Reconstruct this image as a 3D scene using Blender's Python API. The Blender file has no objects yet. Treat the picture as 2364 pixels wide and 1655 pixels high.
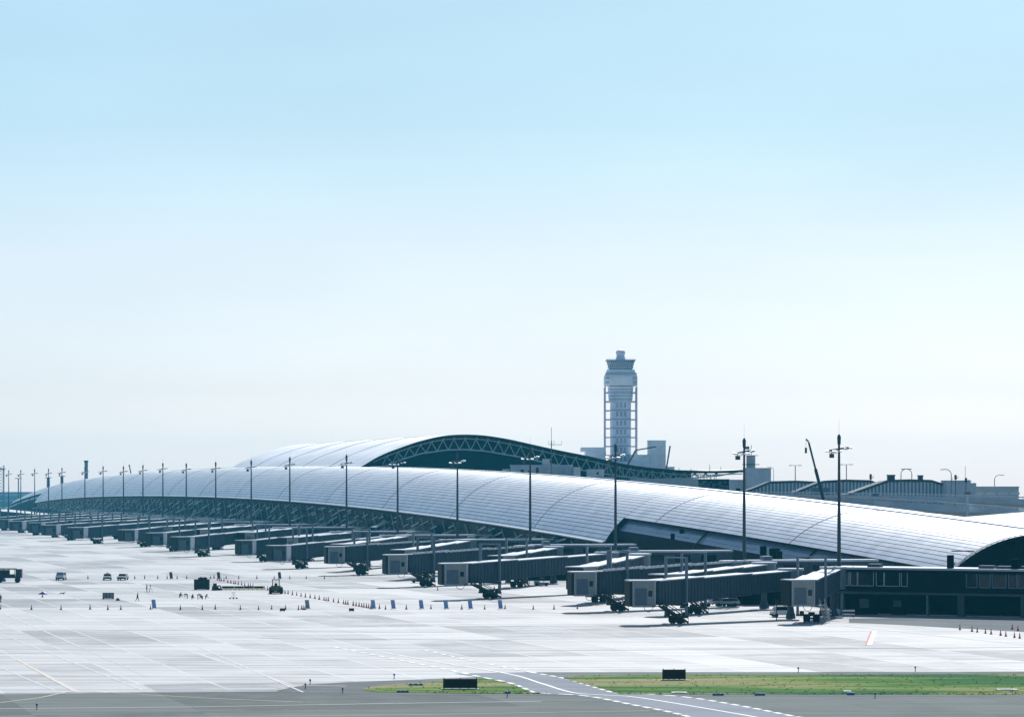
import bpy, bmesh, math, random
import numpy as np
from mathutils import Vector, Matrix
random.seed(7)
PI = math.pi
F, CX, HY, H = 7430.0, 1182.0, 1116.0, 24.0
scene = bpy.context.scene
COL = scene.collection

# ---------------------------------------------------------------- helpers
def G(px, py):
    Y = F*H/(py-HY); return ((px-CX)/F*Y, Y)
def P(px, py, Y):
    return ((px-CX)/F*Y, Y, H+(HY-py)/F*Y)
def PX(px, Y): return (px-CX)/F*Y
def PZ(py, Y): return H+(HY-py)/F*Y
U = (-0.2488, 0.9686)          # along the wing, away from the camera
N = (0.9686, 0.2488)           # across it, towards the landside
O = (60.4, 594.0)
def W(s, d, z=0.0):
    return (O[0]+s*U[0]+d*N[0], O[1]+s*U[1]+d*N[1], z)
WANG = math.atan2(U[1], U[0])-PI/2    # rotation that turns +Y into U

class MB:
    def __init__(s): s.v=[]; s.f=[]; s.m=[]; s.mat=0
    def face(s, idx): s.f.append(tuple(idx)); s.m.append(s.mat)
    def poly(s, pts):
        n=len(s.v); s.v+= [tuple(p) for p in pts]; s.face(range(n, n+len(pts)))
    def hexa(s, c):                     # 8 corners: bottom 4 ccw, top 4
        n=len(s.v); s.v += [tuple(p) for p in c]
        for q in ((3,2,1,0),(4,5,6,7),(0,1,5,4),(1,2,6,5),(2,3,7,6),(3,0,4,7)): s.face([n+i for i in q])
    def box(s, x0,x1,y0,y1,z0,z1, T=None):
        c=[(x0,y0,z0),(x1,y0,z0),(x1,y1,z0),(x0,y1,z0),(x0,y0,z1),(x1,y0,z1),(x1,y1,z1),(x0,y1,z1)]
        if T: c=[T(*p) for p in c]
        s.hexa(c)
    def bar(s, a, b, w, h=None, up=(0,0,1)):
        a=Vector(a); b=Vector(b); h=h or w; d=(b-a)
        if d.length<1e-6: return
        d.normalize(); u=Vector(up)
        if abs(d.dot(u))>0.98: u=Vector((0,1,0))
        sx=d.cross(u).normalized()*(w/2); uy=sx.cross(d).normalized()*(h/2)
        c=[a-sx-uy,a+sx-uy,b+sx-uy,b-sx-uy,a-sx+uy,a+sx+uy,b+sx+uy,b-sx+uy]
        s.hexa(c)
    def tube(s, a, b, r0, r1=None, n=10, cap=True):
        a=Vector(a); b=Vector(b); r1=r0 if r1 is None else r1
        d=(b-a).normalized(); u=Vector((0,0,1)) if abs(d.z)<0.95 else Vector((1,0,0))
        x=d.cross(u).normalized(); y=d.cross(x).normalized(); k=len(s.v)
        for c,r in ((a,r0),(b,r1)):
            for i in range(n):
                t=2*PI*i/n; s.v.append(tuple(c+x*math.cos(t)*r+y*math.sin(t)*r))
        for i in range(n): j=(i+1)%n; s.face((k+j,k+i,k+n+i,k+n+j))
        if cap:
            s.face([k+i for i in range(n)]); s.face([k+n+i for i in reversed(range(n))])
    def lathe(s, prof, c=(0,0,0), n=16):
        k=len(s.v)
        for r,z in prof:
            for i in range(n):
                t=2*PI*i/n; s.v.append((c[0]+r*math.cos(t), c[1]+r*math.sin(t), c[2]+z))
        for a in range(len(prof)-1):
            for i in range(n):
                j=(i+1)%n; s.face((k+a*n+i,k+a*n+j,k+(a+1)*n+j,k+(a+1)*n+i))
        s.face([k+i for i in reversed(range(n))]); m=k+(len(prof)-1)*n
        s.face([m+i for i in range(n)])
    def grid(s, rows, flip=False):       # rows of points
        k=len(s.v); nr=len(rows); nc=len(rows[0])
        for r in rows: s.v += [tuple(p) for p in r]
        for i in range(nr-1):
            for j in range(nc-1):
                q=(k+i*nc+j,k+i*nc+j+1,k+(i+1)*nc+j+1,k+(i+1)*nc+j)
                s.face(q[::-1] if flip else q)
    def build(s, name, mats, parent=None, smooth=False, fix=True):
        me=bpy.data.meshes.new(name); me.from_pydata(s.v, [], s.f)
        for m in (mats if isinstance(mats,(list,tuple)) else [mats]): me.materials.append(m)
        me.polygons.foreach_set('material_index', s.m)
        if fix:
            bm=bmesh.new(); bm.from_mesh(me); bmesh.ops.recalc_face_normals(bm, faces=bm.faces); bm.to_mesh(me); bm.free()
        if smooth: me.polygons.foreach_set('use_smooth', [True]*len(me.polygons))
        me.update()
        o=bpy.data.objects.new(name, me); COL.objects.link(o)
        if parent: o.parent=parent
        return o

def tag(o, label=None, cat=None, group=None, kind=None):
    if label: o['label']=label
    if cat: o['category']=cat
    if group: o['group']=group
    if kind: o['kind']=kind
    return o
def empty(name, label, cat, loc=(0,0,0), rz=0, group=None):
    o=bpy.data.objects.new(name, None); COL.objects.link(o); o.location=loc; o.rotation_euler=(0,0,rz)
    return tag(o, label, cat, group)
def copy_tree(o, parent=None):
    c=o.copy(); COL.objects.link(c); c.parent=parent
    for ch in KIDS.get(o.name, []): copy_tree(ch, c)
    return c
KIDS={}
def freeze(root):
    for o in [root]+list(root.children_recursive): KIDS[o.name]=list(o.children)
ORD=('first second third fourth fifth sixth seventh eighth ninth tenth eleventh twelfth thirteenth fourteenth fifteenth sixteenth '
     'seventeenth eighteenth nineteenth twentieth twenty-first twenty-second twenty-third twenty-fourth twenty-fifth twenty-sixth '
     'twenty-seventh twenty-eighth twenty-ninth thirtieth thirty-first thirty-second thirty-third thirty-fourth thirty-fifth').split()

# ---------------------------------------------------------------- materials
def mat(name, col, rough=0.7, metal=0.0, spec=0.5, var=0.0, vscale=1.0, stretch=(1,1,1), bump=0.0, bscale=5.0, var2=None):
    m=bpy.data.materials.new(name); m.use_nodes=True; nt=m.node_tree; b=nt.nodes['Principled BSDF']
    b.inputs['Base Color'].default_value=(*col,1); b.inputs['Roughness'].default_value=rough
    b.inputs['Metallic'].default_value=metal; b.inputs['Specular IOR Level'].default_value=spec
    tc=nt.nodes.new('ShaderNodeTexCoord'); mp=nt.nodes.new('ShaderNodeMapping'); mp.inputs['Scale'].default_value=stretch
    nt.links.new(tc.outputs['Object'], mp.inputs['Vector'])
    if var>0:
        n=nt.nodes.new('ShaderNodeTexNoise'); n.inputs['Scale'].default_value=vscale; n.inputs['Detail'].default_value=6
        n.inputs['Roughness'].default_value=0.65
        nt.links.new(mp.outputs[0], n.inputs['Vector'])
        r=nt.nodes.new('ShaderNodeValToRGB'); r.color_ramp.elements[0].position=0.3; r.color_ramp.elements[1].position=0.7
        lo=[c*(1-var) for c in col]; hi=[min(1,c*(1+var)) for c in col]
        if var2: lo=var2
        r.color_ramp.elements[0].color=(*lo,1); r.color_ramp.elements[1].color=(*hi,1)
        nt.links.new(n.outputs[0], r.inputs[0]); nt.links.new(r.outputs[0], b.inputs['Base Color'])
    if bump>0:
        n2=nt.nodes.new('ShaderNodeTexNoise'); n2.inputs['Scale'].default_value=bscale; n2.inputs['Detail'].default_value=4
        nt.links.new(tc.outputs['Object'], n2.inputs['Vector'])
        bp=nt.nodes.new('ShaderNodeBump'); bp.inputs['Strength'].default_value=bump; bp.inputs['Distance'].default_value=0.1
        nt.links.new(n2.outputs[0], bp.inputs['Height']); nt.links.new(bp.outputs[0], b.inputs['Normal'])
    return m
M={}
M['roof']=mat('stainless roof', (0.70,0.705,0.74), 0.42, 0.56, var=0.17, vscale=0.16, bump=.25, bscale=.35, stretch=(1,1,1))
M['seam']=mat('roof seam', (0.24,0.26,0.35), 0.5, 0.3)
M['joint']=mat('roof joint', (0.40,0.41,0.47), 0.6)
M['mroof']=mat('main roof', (0.78,0.77,0.79), 0.45, 0.45, var=0.16, vscale=0.06)
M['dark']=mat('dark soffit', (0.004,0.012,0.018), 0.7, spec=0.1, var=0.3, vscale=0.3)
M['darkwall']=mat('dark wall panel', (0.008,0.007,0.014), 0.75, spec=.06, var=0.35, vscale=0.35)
M['black']=mat('black opening', (0.004,0.004,0.006), 0.9, spec=.02, var=0.2, vscale=1)
M['tealglass']=mat('teal gable glass', (0.001,0.022,0.032), 0.7, spec=0.03, var=0.25, vscale=0.1)
M['truss']=mat('truss paint', (0.42,0.55,0.60), 0.55, var=0.1, vscale=0.3)
M['bridge']=mat('bridge side steel', (0.066,0.088,0.118), 0.6, 0.05, spec=.2, var=0.18, vscale=0.6, stretch=(1,1,0.3))
M['bridgeroof']=mat('bridge roof', (0.50,0.54,0.60), 0.45, var=0.12, vscale=0.5)
M['roofdull']=mat('toned-down bridge roof', (0.34,0.38,0.43), 0.6, spec=.2, var=0.15, vscale=0.5)  # bridge roof darkened in colour to tame sun glare on far bridges
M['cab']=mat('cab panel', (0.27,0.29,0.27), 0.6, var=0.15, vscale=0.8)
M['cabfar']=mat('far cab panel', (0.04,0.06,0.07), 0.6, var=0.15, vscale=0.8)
M['shutter']=mat('shutter slats', (0.10,0.13,0.17), 0.55, var=0.15, vscale=1.5)
M['frame']=mat('cab frame', (0.36,0.39,0.41), 0.5, var=0.1, vscale=1)
M['bellows']=mat('pale drum', (0.78,0.74,0.76), 0.6, var=0.12, vscale=1.2)
M['steel']=mat('painted steel', (0.055,0.07,0.09), 0.5, 0.3, var=0.2, vscale=0.8)
M['steel_l']=mat('galvanised steel', (0.16,0.21,0.25), 0.5, 0.3, var=0.15, vscale=0.8)
M['mast']=mat('mast steel', (0.035,0.05,0.065), 0.55, 0.2, var=0.2, vscale=0.3)
M['lamp']=mat('lamp housing', (0.70,0.72,0.74), 0.35, 0.3, var=0.08, vscale=2)
M['rubber']=mat('rubber', (0.012,0.012,0.013), 0.8, var=0.3, vscale=3)
M['truck']=mat('undercarriage', (0.02,0.027,0.027), 0.7, var=0.4, vscale=1.5)
M['glass']=mat('window glass', (0.01,0.015,0.02), 0.08, spec=0.45, var=0.3, vscale=0.7)
M['wingglass']=mat('wing glazing', (0.003,0.012,0.020), 0.45, spec=0.05, var=0.4, vscale=0.5)
M['bandglass']=mat('curved blue cladding', (0.20,0.27,0.36), 0.35, 0.3, var=0.15, vscale=0.4)
M['bandframe']=mat('cladding joints', (0.07,0.10,0.14), 0.6, var=0.1, vscale=1)
M['palebar']=mat('pale lattice and reflection bars', (0.24,0.34,0.40), 0.5, var=0.25, vscale=0.5)  # lattice screens, and the bars imitating reflections on the wing glazing
M['concwall']=mat('grey precast concrete', (0.66,0.68,0.71), 0.8, var=0.15, vscale=0.25)
M['concpale']=mat('pale precast concrete', (0.60,0.60,0.60), 0.8, var=0.12, vscale=0.25)
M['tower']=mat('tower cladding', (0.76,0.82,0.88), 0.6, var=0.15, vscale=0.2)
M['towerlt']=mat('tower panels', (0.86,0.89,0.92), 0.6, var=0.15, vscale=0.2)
M['towerframe']=mat('tower frame', (0.45,0.43,0.56), 0.6, var=0.15, vscale=0.2)
M['farglass0']=mat('cab glass', (0.20,0.30,0.38), 0.3, var=0.2, vscale=0.4)
M['tower_band']=mat('tower bands', (0.38,0.46,0.55), 0.6, var=0.2, vscale=0.3)
M['dome']=mat('radome', (0.8,0.78,0.85), 0.5, var=0.08, vscale=0.5)
M['viaduct']=mat('viaduct concrete', (0.75,0.79,0.81), 0.85, var=0.22, vscale=0.12, stretch=(1,1,3))
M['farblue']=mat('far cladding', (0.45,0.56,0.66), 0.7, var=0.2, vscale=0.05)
M['white']=mat('white paint', (0.82,0.82,0.82), 0.6, var=0.08, vscale=1.0)
M['linewhite']=mat('line white', (0.85,0.85,0.83), 0.7, var=0.10, vscale=0.8)
M['joint_fill']=mat('slab joint filler', (0.60,0.60,0.62), 0.7, var=0.10, vscale=0.15)
M['joint_dark']=mat('dark slab joint', (0.27,0.28,0.30), 0.8, var=0.3, vscale=0.1)
M['lineyel']=mat('line ochre', (0.66,0.56,0.46), 0.7, var=0.15, vscale=0.6)
M['linered']=mat('line red', (0.55,0.10,0.07), 0.7, var=0.15, vscale=0.6)
M['cone']=mat('cone red', (0.50,0.035,0.02), 0.6, var=0.2, vscale=6)
M['conewhite']=mat('cone band', (0.6,0.55,0.55), 0.5, var=0.1, vscale=6)
M['blue']=mat('blue sheet', (0.22,0.36,0.62), 0.6, var=0.25, vscale=2.2)
M['tarp']=mat('blue tarp', (0.01,0.17,0.55), 0.5, var=0.25, vscale=2.2)
M['green']=mat('green sheet', (0.03,0.09,0.06), 0.6, var=0.3, vscale=2.2)
M['greysheet']=mat('grey sheet', (0.26,0.30,0.30), 0.6, var=0.2, vscale=2.2)
M['plant']=mat('olive machine paint', (0.08,0.085,0.035), 0.55, var=0.35, vscale=1.5)
M['darkgreen']=mat('dark green canvas', (0.022,0.035,0.032), 0.8, var=0.4, vscale=1.2)
M['cargrey']=mat('car silver green', (0.32,0.38,0.38), 0.3, 0.4, var=0.08, vscale=1)
M['carwhite']=mat('car white', (0.80,0.80,0.80), 0.3, var=0.04, vscale=1)
M['skin']=mat('skin', (0.35,0.2,0.14), 0.6, var=0.1, vscale=8)
M['cloth']=mat('navy workwear', (0.015,0.03,0.035), 0.85, var=0.3, vscale=6)
M['cloth2']=mat('grey workwear', (0.10,0.12,0.12), 0.85, var=0.3, vscale=6)
M['helmet']=mat('helmet', (0.7,0.7,0.66), 0.4, var=0.05, vscale=6)
M['signback']=mat('sign backing', (0.004,0.004,0.005), 0.6, var=0.2, vscale=2)
M['bluelight']=mat('blue edge marker', (0.02,0.16,0.30), 0.4, var=0.1, vscale=3)
M['padwhite']=mat('pale pad', (0.6,0.66,0.6), 0.8, var=0.1, vscale=1)

def node(nt, t, **k):
    n=nt.nodes.new(t)
    for a,v in k.items(): setattr(n,a,v)
    return n
def concrete_mat(name, base, patch, jointv, big=1.0, joints=True, spec=0.3, rough=.62):
    """slab grid laid along the terminal: every slab its own tone, pale sealed joints, tyre streaks"""
    m=bpy.data.materials.new(name); m.use_nodes=True; nt=m.node_tree; b=nt.nodes['Principled BSDF']; L=nt.links.new
    b.inputs['Roughness'].default_value=rough; b.inputs['Specular IOR Level'].default_value=spec
    geo=node(nt,'ShaderNodeNewGeometry'); mp=node(nt,'ShaderNodeMapping'); mp.vector_type='POINT'
    mp.inputs['Rotation'].default_value=(0,0,-WANG); L(geo.outputs['Position'], mp.inputs['Vector'])
    sep=node(nt,'ShaderNodeSeparateXYZ'); L(mp.outputs[0], sep.inputs[0])
    def math_(op,a,bv=None,c=None):
        n=node(nt,'ShaderNodeMath',operation=op)
        for i,x in enumerate((a,bv,c)):
            if x is None: continue
            if isinstance(x,(int,float)): n.inputs[i].default_value=x
            else: L(x, n.inputs[i])
        return n.outputs[0]
    def slab(wx, wy, seed):
        fx=math_('FLOOR', math_('DIVIDE', sep.outputs[0], wx)); fy=math_('FLOOR', math_('DIVIDE', sep.outputs[1], wy))
        c=node(nt,'ShaderNodeCombineXYZ'); L(fx,c.inputs[0]); L(fy,c.inputs[1]); c.inputs[2].default_value=seed
        wn=node(nt,'ShaderNodeTexWhiteNoise',noise_dimensions='3D'); L(c.outputs[0], wn.inputs['Vector']); return wn.outputs['Value']
    s1=slab(17.5,48.0,1.3); s2=slab(8.75,24.0,5.1); s3=slab(35.0,110.0,9.7)
    dk=math_('MULTIPLY', math_('GREATER_THAN', s1, 0.76), 0.46)
    dk=math_('ADD', dk, math_('MULTIPLY', s2, 0.28)); dk=math_('ADD', dk, math_('MULTIPLY', s3, 0.20))
    ns=node(nt,'ShaderNodeTexNoise'); ns.inputs['Scale'].default_value=0.055*big; ns.inputs['Detail'].default_value=9; ns.inputs['Roughness'].default_value=0.68
    L(geo.outputs['Position'], ns.inputs['Vector'])
    mr=node(nt,'ShaderNodeMapRange'); mr.inputs[1].default_value=0.36; mr.inputs[2].default_value=0.66; L(ns.outputs[0], mr.inputs[0])
    # tyre streaks: noise stretched across the picture
    mp2=node(nt,'ShaderNodeMapping'); mp2.inputs['Rotation'].default_value=(0,0,0.10); mp2.inputs['Scale'].default_value=(0.02,0.35,1); L(geo.outputs['Position'], mp2.inputs['Vector'])
    n3=node(nt,'ShaderNodeTexNoise'); n3.inputs['Scale'].default_value=1.0; n3.inputs['Detail'].default_value=5; n3.inputs['Distortion'].default_value=0.6; L(mp2.outputs[0], n3.inputs['Vector'])
    mr3=node(nt,'ShaderNodeMapRange'); mr3.inputs[1].default_value=0.45; mr3.inputs[2].default_value=0.72; L(n3.outputs[0], mr3.inputs[0])
    mp4=node(nt,'ShaderNodeMapping'); mp4.inputs['Rotation'].default_value=(0,0,0.04); mp4.inputs['Scale'].default_value=(0.07,1.3,1); L(geo.outputs['Position'], mp4.inputs['Vector'])
    n4=node(nt,'ShaderNodeTexNoise'); n4.inputs['Scale'].default_value=1.0; n4.inputs['Detail'].default_value=6; n4.inputs['Roughness'].default_value=.7; L(mp4.outputs[0], n4.inputs['Vector'])
    mr4=node(nt,'ShaderNodeMapRange'); mr4.inputs[1].default_value=0.48; mr4.inputs[2].default_value=0.78; L(n4.outputs[0], mr4.inputs[0])
    tot=math_('MULTIPLY', math_('ADD', math_('MULTIPLY', mr4.outputs[0], .75), math_('ADD', math_('MULTIPLY', dk, math_('ADD', 0.35, mr.outputs[0])), math_('MULTIPLY', mr3.outputs[0], 0.52))), 1.0)
    mix=node(nt,'ShaderNodeMixRGB'); mix.inputs[1].default_value=(*base,1); mix.inputs[2].default_value=(*patch,1)
    cl=node(nt,'ShaderNodeClamp'); L(math_('MULTIPLY', math_('SUBTRACT', tot, .10), 1.25), cl.inputs[0]); L(cl.outputs[0], mix.inputs[0])
    out=mix.outputs[0]
    if joints:
        jx=math_('LESS_THAN', math_('FRACT', math_('DIVIDE', sep.outputs[0], 8.75)), 0.05)
        jy=math_('LESS_THAN', math_('FRACT', math_('DIVIDE', sep.outputs[1], 24.0)), 0.02)
        jj=math_('MULTIPLY', math_('MAXIMUM', jx, jy), math_('MULTIPLY', mr.outputs[0], 0.8))
        mj=node(nt,'ShaderNodeMixRGB'); L(jj, mj.inputs[0]); L(out, mj.inputs[1]); mj.inputs[2].default_value=(*jointv,1); out=mj.outputs[0]
    L(out, b.inputs['Base Color'])
    return m
M['apron']=concrete_mat('apron concrete', (0.60,0.60,0.60), (0.20,0.21,0.235), (0.66,0.66,0.66))
M['asphalt']=concrete_mat('taxiway asphalt', (0.235,0.255,0.245), (0.16,0.178,0.172), (0.2,0.2,0.2), big=3, joints=False, spec=0.04, rough=.9)
M['shoulder']=concrete_mat('shoulder asphalt', (0.25,0.265,0.27), (0.18,0.193,0.2), (0.2,0.2,0.2), big=3, joints=False, spec=0.04, rough=.9)
M['lane']=concrete_mat('taxi lane', (0.36,0.38,0.42), (0.27,0.29,0.325), (0.2,0.2,0.2), big=3, joints=False, spec=0.04, rough=.9)
M['land']=mat('open land', (0.10,0.12,0.13), 0.9, var=0.25, vscale=0.004)
def grass_mat(name='grass turf'):
    m=bpy.data.materials.new(name); m.use_nodes=True; nt=m.node_tree; b=nt.nodes['Principled BSDF']; L=nt.links.new
    b.inputs['Roughness'].default_value=0.9; b.inputs['Specular IOR Level'].default_value=0.1
    g=node(nt,'ShaderNodeNewGeometry'); mp=node(nt,'ShaderNodeMapping'); mp.inputs['Scale'].default_value=(0.022,0.11,1); L(g.outputs['Position'],mp.inputs['Vector'])
    n=node(nt,'ShaderNodeTexNoise'); n.inputs['Scale'].default_value=1.0; n.inputs['Detail'].default_value=7; n.inputs['Roughness'].default_value=0.55; n.inputs['Distortion'].default_value=0.8
    L(mp.outputs[0], n.inputs['Vector'])
    r=node(nt,'ShaderNodeValToRGB'); e=r.color_ramp.elements
    e[0].position=0.43; e[0].color=(0.012,0.115,0.02,1); e[1].position=0.66; e[1].color=(0.33,0.29,0.16,1)
    x=e.new(0.50); x.color=(0.10,0.21,0.02,1); x=e.new(0.56); x.color=(0.21,0.24,0.07,1)
    L(n.outputs[0], r.inputs[0]); L(r.outputs[0], b.inputs['Base Color']); return m
M['grass']=grass_mat()
M['blade']=mat('grass blades', (0.08,0.19,0.04), 0.9, var=0.5, vscale=0.6)

# ---------------------------------------------------------------- ground sheets
def sheet(name, pts, z, m, label=None, kind='structure'):
    b=MB(); b.poly([(x,y,z) for x,y in pts]); o=b.build(name, m, fix=False)
    if o.data.polygons[0].normal.z<0: o.data.flip_normals()
    tag(o, kind=kind, label=label); return o
sheet('ground', [(-4000,-900),(4000,-900),(4000,5000),(-4000,5000)], -0.05, M['land'])
sheet('apron', [(-460,200),(175,200),(*W(-80,38)[:2],),(*W(2050,38)[:2],),(-1100,2600),(-1100,900)], 0.0, M['apron'])
sheet('taxiway', [(-330,180),(330,180),(330,372),G(2364,1608),G(1900,1606),G(1430,1606),G(1262,1604.5),G(1000,1604.5),G(850,1603),G(700,1598.5),G(640,1593.5),G(330,1596),G(0,1600),(-200,366)], 0.012, M['asphalt'])
sheet('taxiway_shoulder', [G(640,1593.2),G(700,1598.2),G(850,1602.7),G(1000,1604.2),G(1262,1604.2),G(1430,1605.7),G(1900,1605.7),G(2364,1607.7),(230,369),(230,409),G(2364,1550),G(1240,1551),G(1100,1562),G(960,1568),G(800,1574),G(700,1580)], 0.016, M['shoulder'])
lane=[(1050,1554),(1130,1566),(1180,1577),(1234,1599),(1352,1606),(1464,1627),(1555,1645),(1640,1668),(1930,1668),(1834,1653),(1707,1628),(1570,1607),(1418,1599),(1360,1582),(1301,1565),(1225,1551)]
sheet('taxi_lane', [G(*p) for p in lane], 0.026, M['lane'])
sheet('service_road', [G(1960,1427),G(2140,1425),G(2500,1431),G(2500,1466),G(2380,1459),G(2200,1449),G(2060,1441),G(1960,1437)], 0.010, M['shoulder'])

def catmull(pts, n=8):
    p=[pts[0]]+list(pts)+[pts[-1]]; out=[]
    for i in range(1,len(p)-2):
        for k in range(n):
            t=k/n; r=[]
            for a in range(2):
                p0,p1,p2,p3=p[i-1][a],p[i][a],p[i+1][a],p[i+2][a]
                r.append(0.5*((2*p1)+(-p0+p2)*t+(2*p0-5*p1+4*p2-p3)*t*t+(-p0+3*p1-3*p2+p3)*t**3))
            out.append(tuple(r))
    out.append(tuple(pts[-1])); return out
def strip(mb, pts, w, z, dash=None):
    """painted line through world points; dash=(on,off) in metres"""
    def quad(a,b):
        d=Vector((b[0]-a[0],b[1]-a[1])); 
        if d.length<1e-4: return
        nn=Vector((-d.y,d.x)).normalized()*(w/2)
        mb.poly([(a[0]-nn.x,a[1]-nn.y,z),(b[0]-nn.x,b[1]-nn.y,z),(b[0]+nn.x,b[1]+nn.y,z),(a[0]+nn.x,a[1]+nn.y,z)])
    if not dash:
        for a,b in zip(pts,pts[1:]): quad(a,b)
        return
    on,off=dash; pos=0; 
    for a,b in zip(pts,pts[1:]):
        d=math.dist(a,b); t=0
        while t<d:
            ph=pos%(on+off); step=min((on-ph) if ph<on else (on+off-ph), d-t); step=max(step,1e-3)
            if ph<on:
                p=[a[i]+(b[i]-a[i])*t/d for i in (0,1)]; q=[a[i]+(b[i]-a[i])*(t+step)/d for i in (0,1)]; quad(p,q)
            t+=step; pos+=step
def up(o):
    bm=bmesh.new(); bm.from_mesh(o.data)
    for f in bm.faces:
        if f.normal.z<0: f.normal_flip()
    bm.to_mesh(o.data); bm.free(); return o
def gl(l): return [G(*p) for p in l]
mk=MB()
strip(mk, catmull(gl([(771,1493),(996,1538),(1115,1563),(1180,1577),(1234,1599)])), 0.62, 0.034, (3.0,2.2))
strip(mk, catmull(gl([(1234,1599),(1352,1606),(1464,1627),(1555,1645),(1640,1668)])), 0.62, 0.034, (2.2,1.1))
strip(mk, catmull(gl([(1225,1551),(1301,1565),(1360,1582),(1418,1599)])), 0.55, 0.034, (2.4,1.4))
strip(mk, catmull(gl([(1418,1599),(1570,1607),(1707,1628),(1834,1653),(1900,1664)])), 0.62, 0.034, (2.2,1.1))
strip(mk, catmull(gl([(980,1500),(1100,1527),(1225,1551)])), 0.5, 0.034, (3.0,2.4))
strip(mk, catmull(gl([(880,1505),(1030,1531),(1179,1556),(1250,1577),(1322,1598),(1400,1604),(1484,1611),(1707,1648),(1780,1662)])), 0.42, 0.034)
up(tag(mk.build('taxi_lane_marking', M['linewhite'], fix=False), kind='structure'))
mk=MB()
for a,b,w in [((0,1411),(185,1493),.9),((0,1462),(330,1593),.8),((30,1298),(451,1350),.9),((451,1490),(700,1597),.8),((690,1398),(960,1449),.8),((0,1540),(128,1594),.8),
              ((560,1476),(660,1498),.8),((185,1493),(335,1560),.4),((0,1285),(300,1316),.7),((1945,1444),(2364,1488),.6),((1990,1431),(2364,1443),.35)]:
    strip(mk, gl([a,b]), w*.38, 0.022)
strip(mk, gl([(0,1601.5),(330,1597.5),(640,1595)]), 0.5, 0.022)
strip(mk, gl([(0,1635),(450,1631),(900,1623),(1250,1618)]), 0.38, 0.022)
strip(mk, gl([(0,1455),(420,1454),(900,1458),(1300,1461)]), 0.5, 0.022); 
strip(mk, gl([(470,1381),(1000,1396)]), 0.4, 0.022)
up(tag(mk.build('apron_marking', M['joint_fill'], fix=False), kind='structure'))
mk=MB()
strip(mk, catmull(gl([(40,1522),(100,1556),(172,1595.5)])), 0.4, 0.030)
strip(mk, catmull(gl([(0,1621),(90,1610),(172,1596),(300,1601),(500,1612),(700,1620)])), 0.28, 0.030)
strip(mk, gl([(640,1588),(700,1582),(800,1583)]), 0.5, 0.030)
strip(mk, gl([(0,1658),(900,1650),(1500,1640)]), 0.25, 0.030)
up(tag(mk.build('yellow_guide_line', M['lineyel'], fix=False), kind='structure'))
mk=MB(); a=G(2019,1457); b=G(2007,1489); mk.mat=0; strip(mk,[a,b],0.75,0.036); mk.mat=1
strip(mk,[(a[0]-.55,a[1]),(b[0]-.55,b[1])],0.28,0.036)
up(tag(mk.build('stand_marking', [M['linewhite'],M['linered']], fix=False), kind='structure'))

mk=MB()
for a,b_ in (((1130,1502),(2420,1493)),((600,1473),(1180,1478)),((0,1355),(520,1362))): strip(mk, gl([a,b_]), .45, 0.020)
up(tag(mk.build('apron_joint', M['joint_dark'], fix=False), kind='structure'))
# grass islands
g1=[(836,1589.5),(860,1584.5),(900,1580),(1000,1573),(1100,1567),(1122,1566),(1180,1578.5),(1228,1598),(1262,1601.5),(1100,1600.5),(870,1597.5),(845,1593.5)]
g2=[(1301,1565.5),(1330,1559.5),(1500,1557.5),(2364,1556),(2480,1556),(2480,1603.5),(2364,1603.5),(1900,1602.5),(1432,1602),(1414,1596),(1360,1581.5)]
def island(name, pl, label):
    w=gl(pl); b=MB(); b.poly([(x,y,0.05) for x,y in w]); o=b.build(name, M['grass'], fix=False)
    if o.data.polygons[0].normal.z<0: o.data.flip_normals()
    tag(o, label, kind='stuff'); o['category']='grass'
    return w
w1=island('grass', g1, 'long green and straw coloured grass island behind the black sign on the taxiway')
w2=island('grass', g2, 'wide strip of patchy green and dry grass along the taxiway at right')
def inside(x,y,poly):
    c=False; j=len(poly)-1
    for i in range(len(poly)):
        xi,yi=poly[i]; xj,yj=poly[j]
        if (yi>y)!=(yj>y) and x<(xj-xi)*(y-yi)/(yj-yi)+xi: c=not c
        j=i
    return c
def tufts(w, n, label):
    b=MB(); xs=[p[0] for p in w]; ys=[p[1] for p in w]; k=0
    while k<n:
        x=random.uniform(min(xs),min(max(xs),66)); y=random.uniform(min(ys),max(ys))
        if random.random()<0.35: y=min(ys)+abs(random.gauss(0,1.2))
        if not inside(x,y,w): continue
        k+=1; h=random.uniform(.06,.17)*(1.7 if y<min(ys)+2.2 and random.random()<.25 else 1)
        for q in range(4):
            a=random.uniform(0,PI); dx,dy=math.cos(a)*.05,math.sin(a)*.05; ox,oy=random.gauss(0,.10),random.gauss(0,.10)
            b.v+=[(x+ox-dx,y+oy-dy,.045),(x+ox+dx,y+oy+dy,.045),(x+ox*2,y+oy*2,.05+h)]; m=len(b.v); b.face((m-3,m-2,m-1))
    o=b.build('grass_blades', M['blade'], fix=False); tag(o,label,kind='stuff'); o['category']='grass'
tufts(w1, 150, 'short ragged grass blades rising from the small leaf-shaped grass island')
tufts(w2, 600, 'short ragged grass blades rising from the wide grass strip at right')

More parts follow.
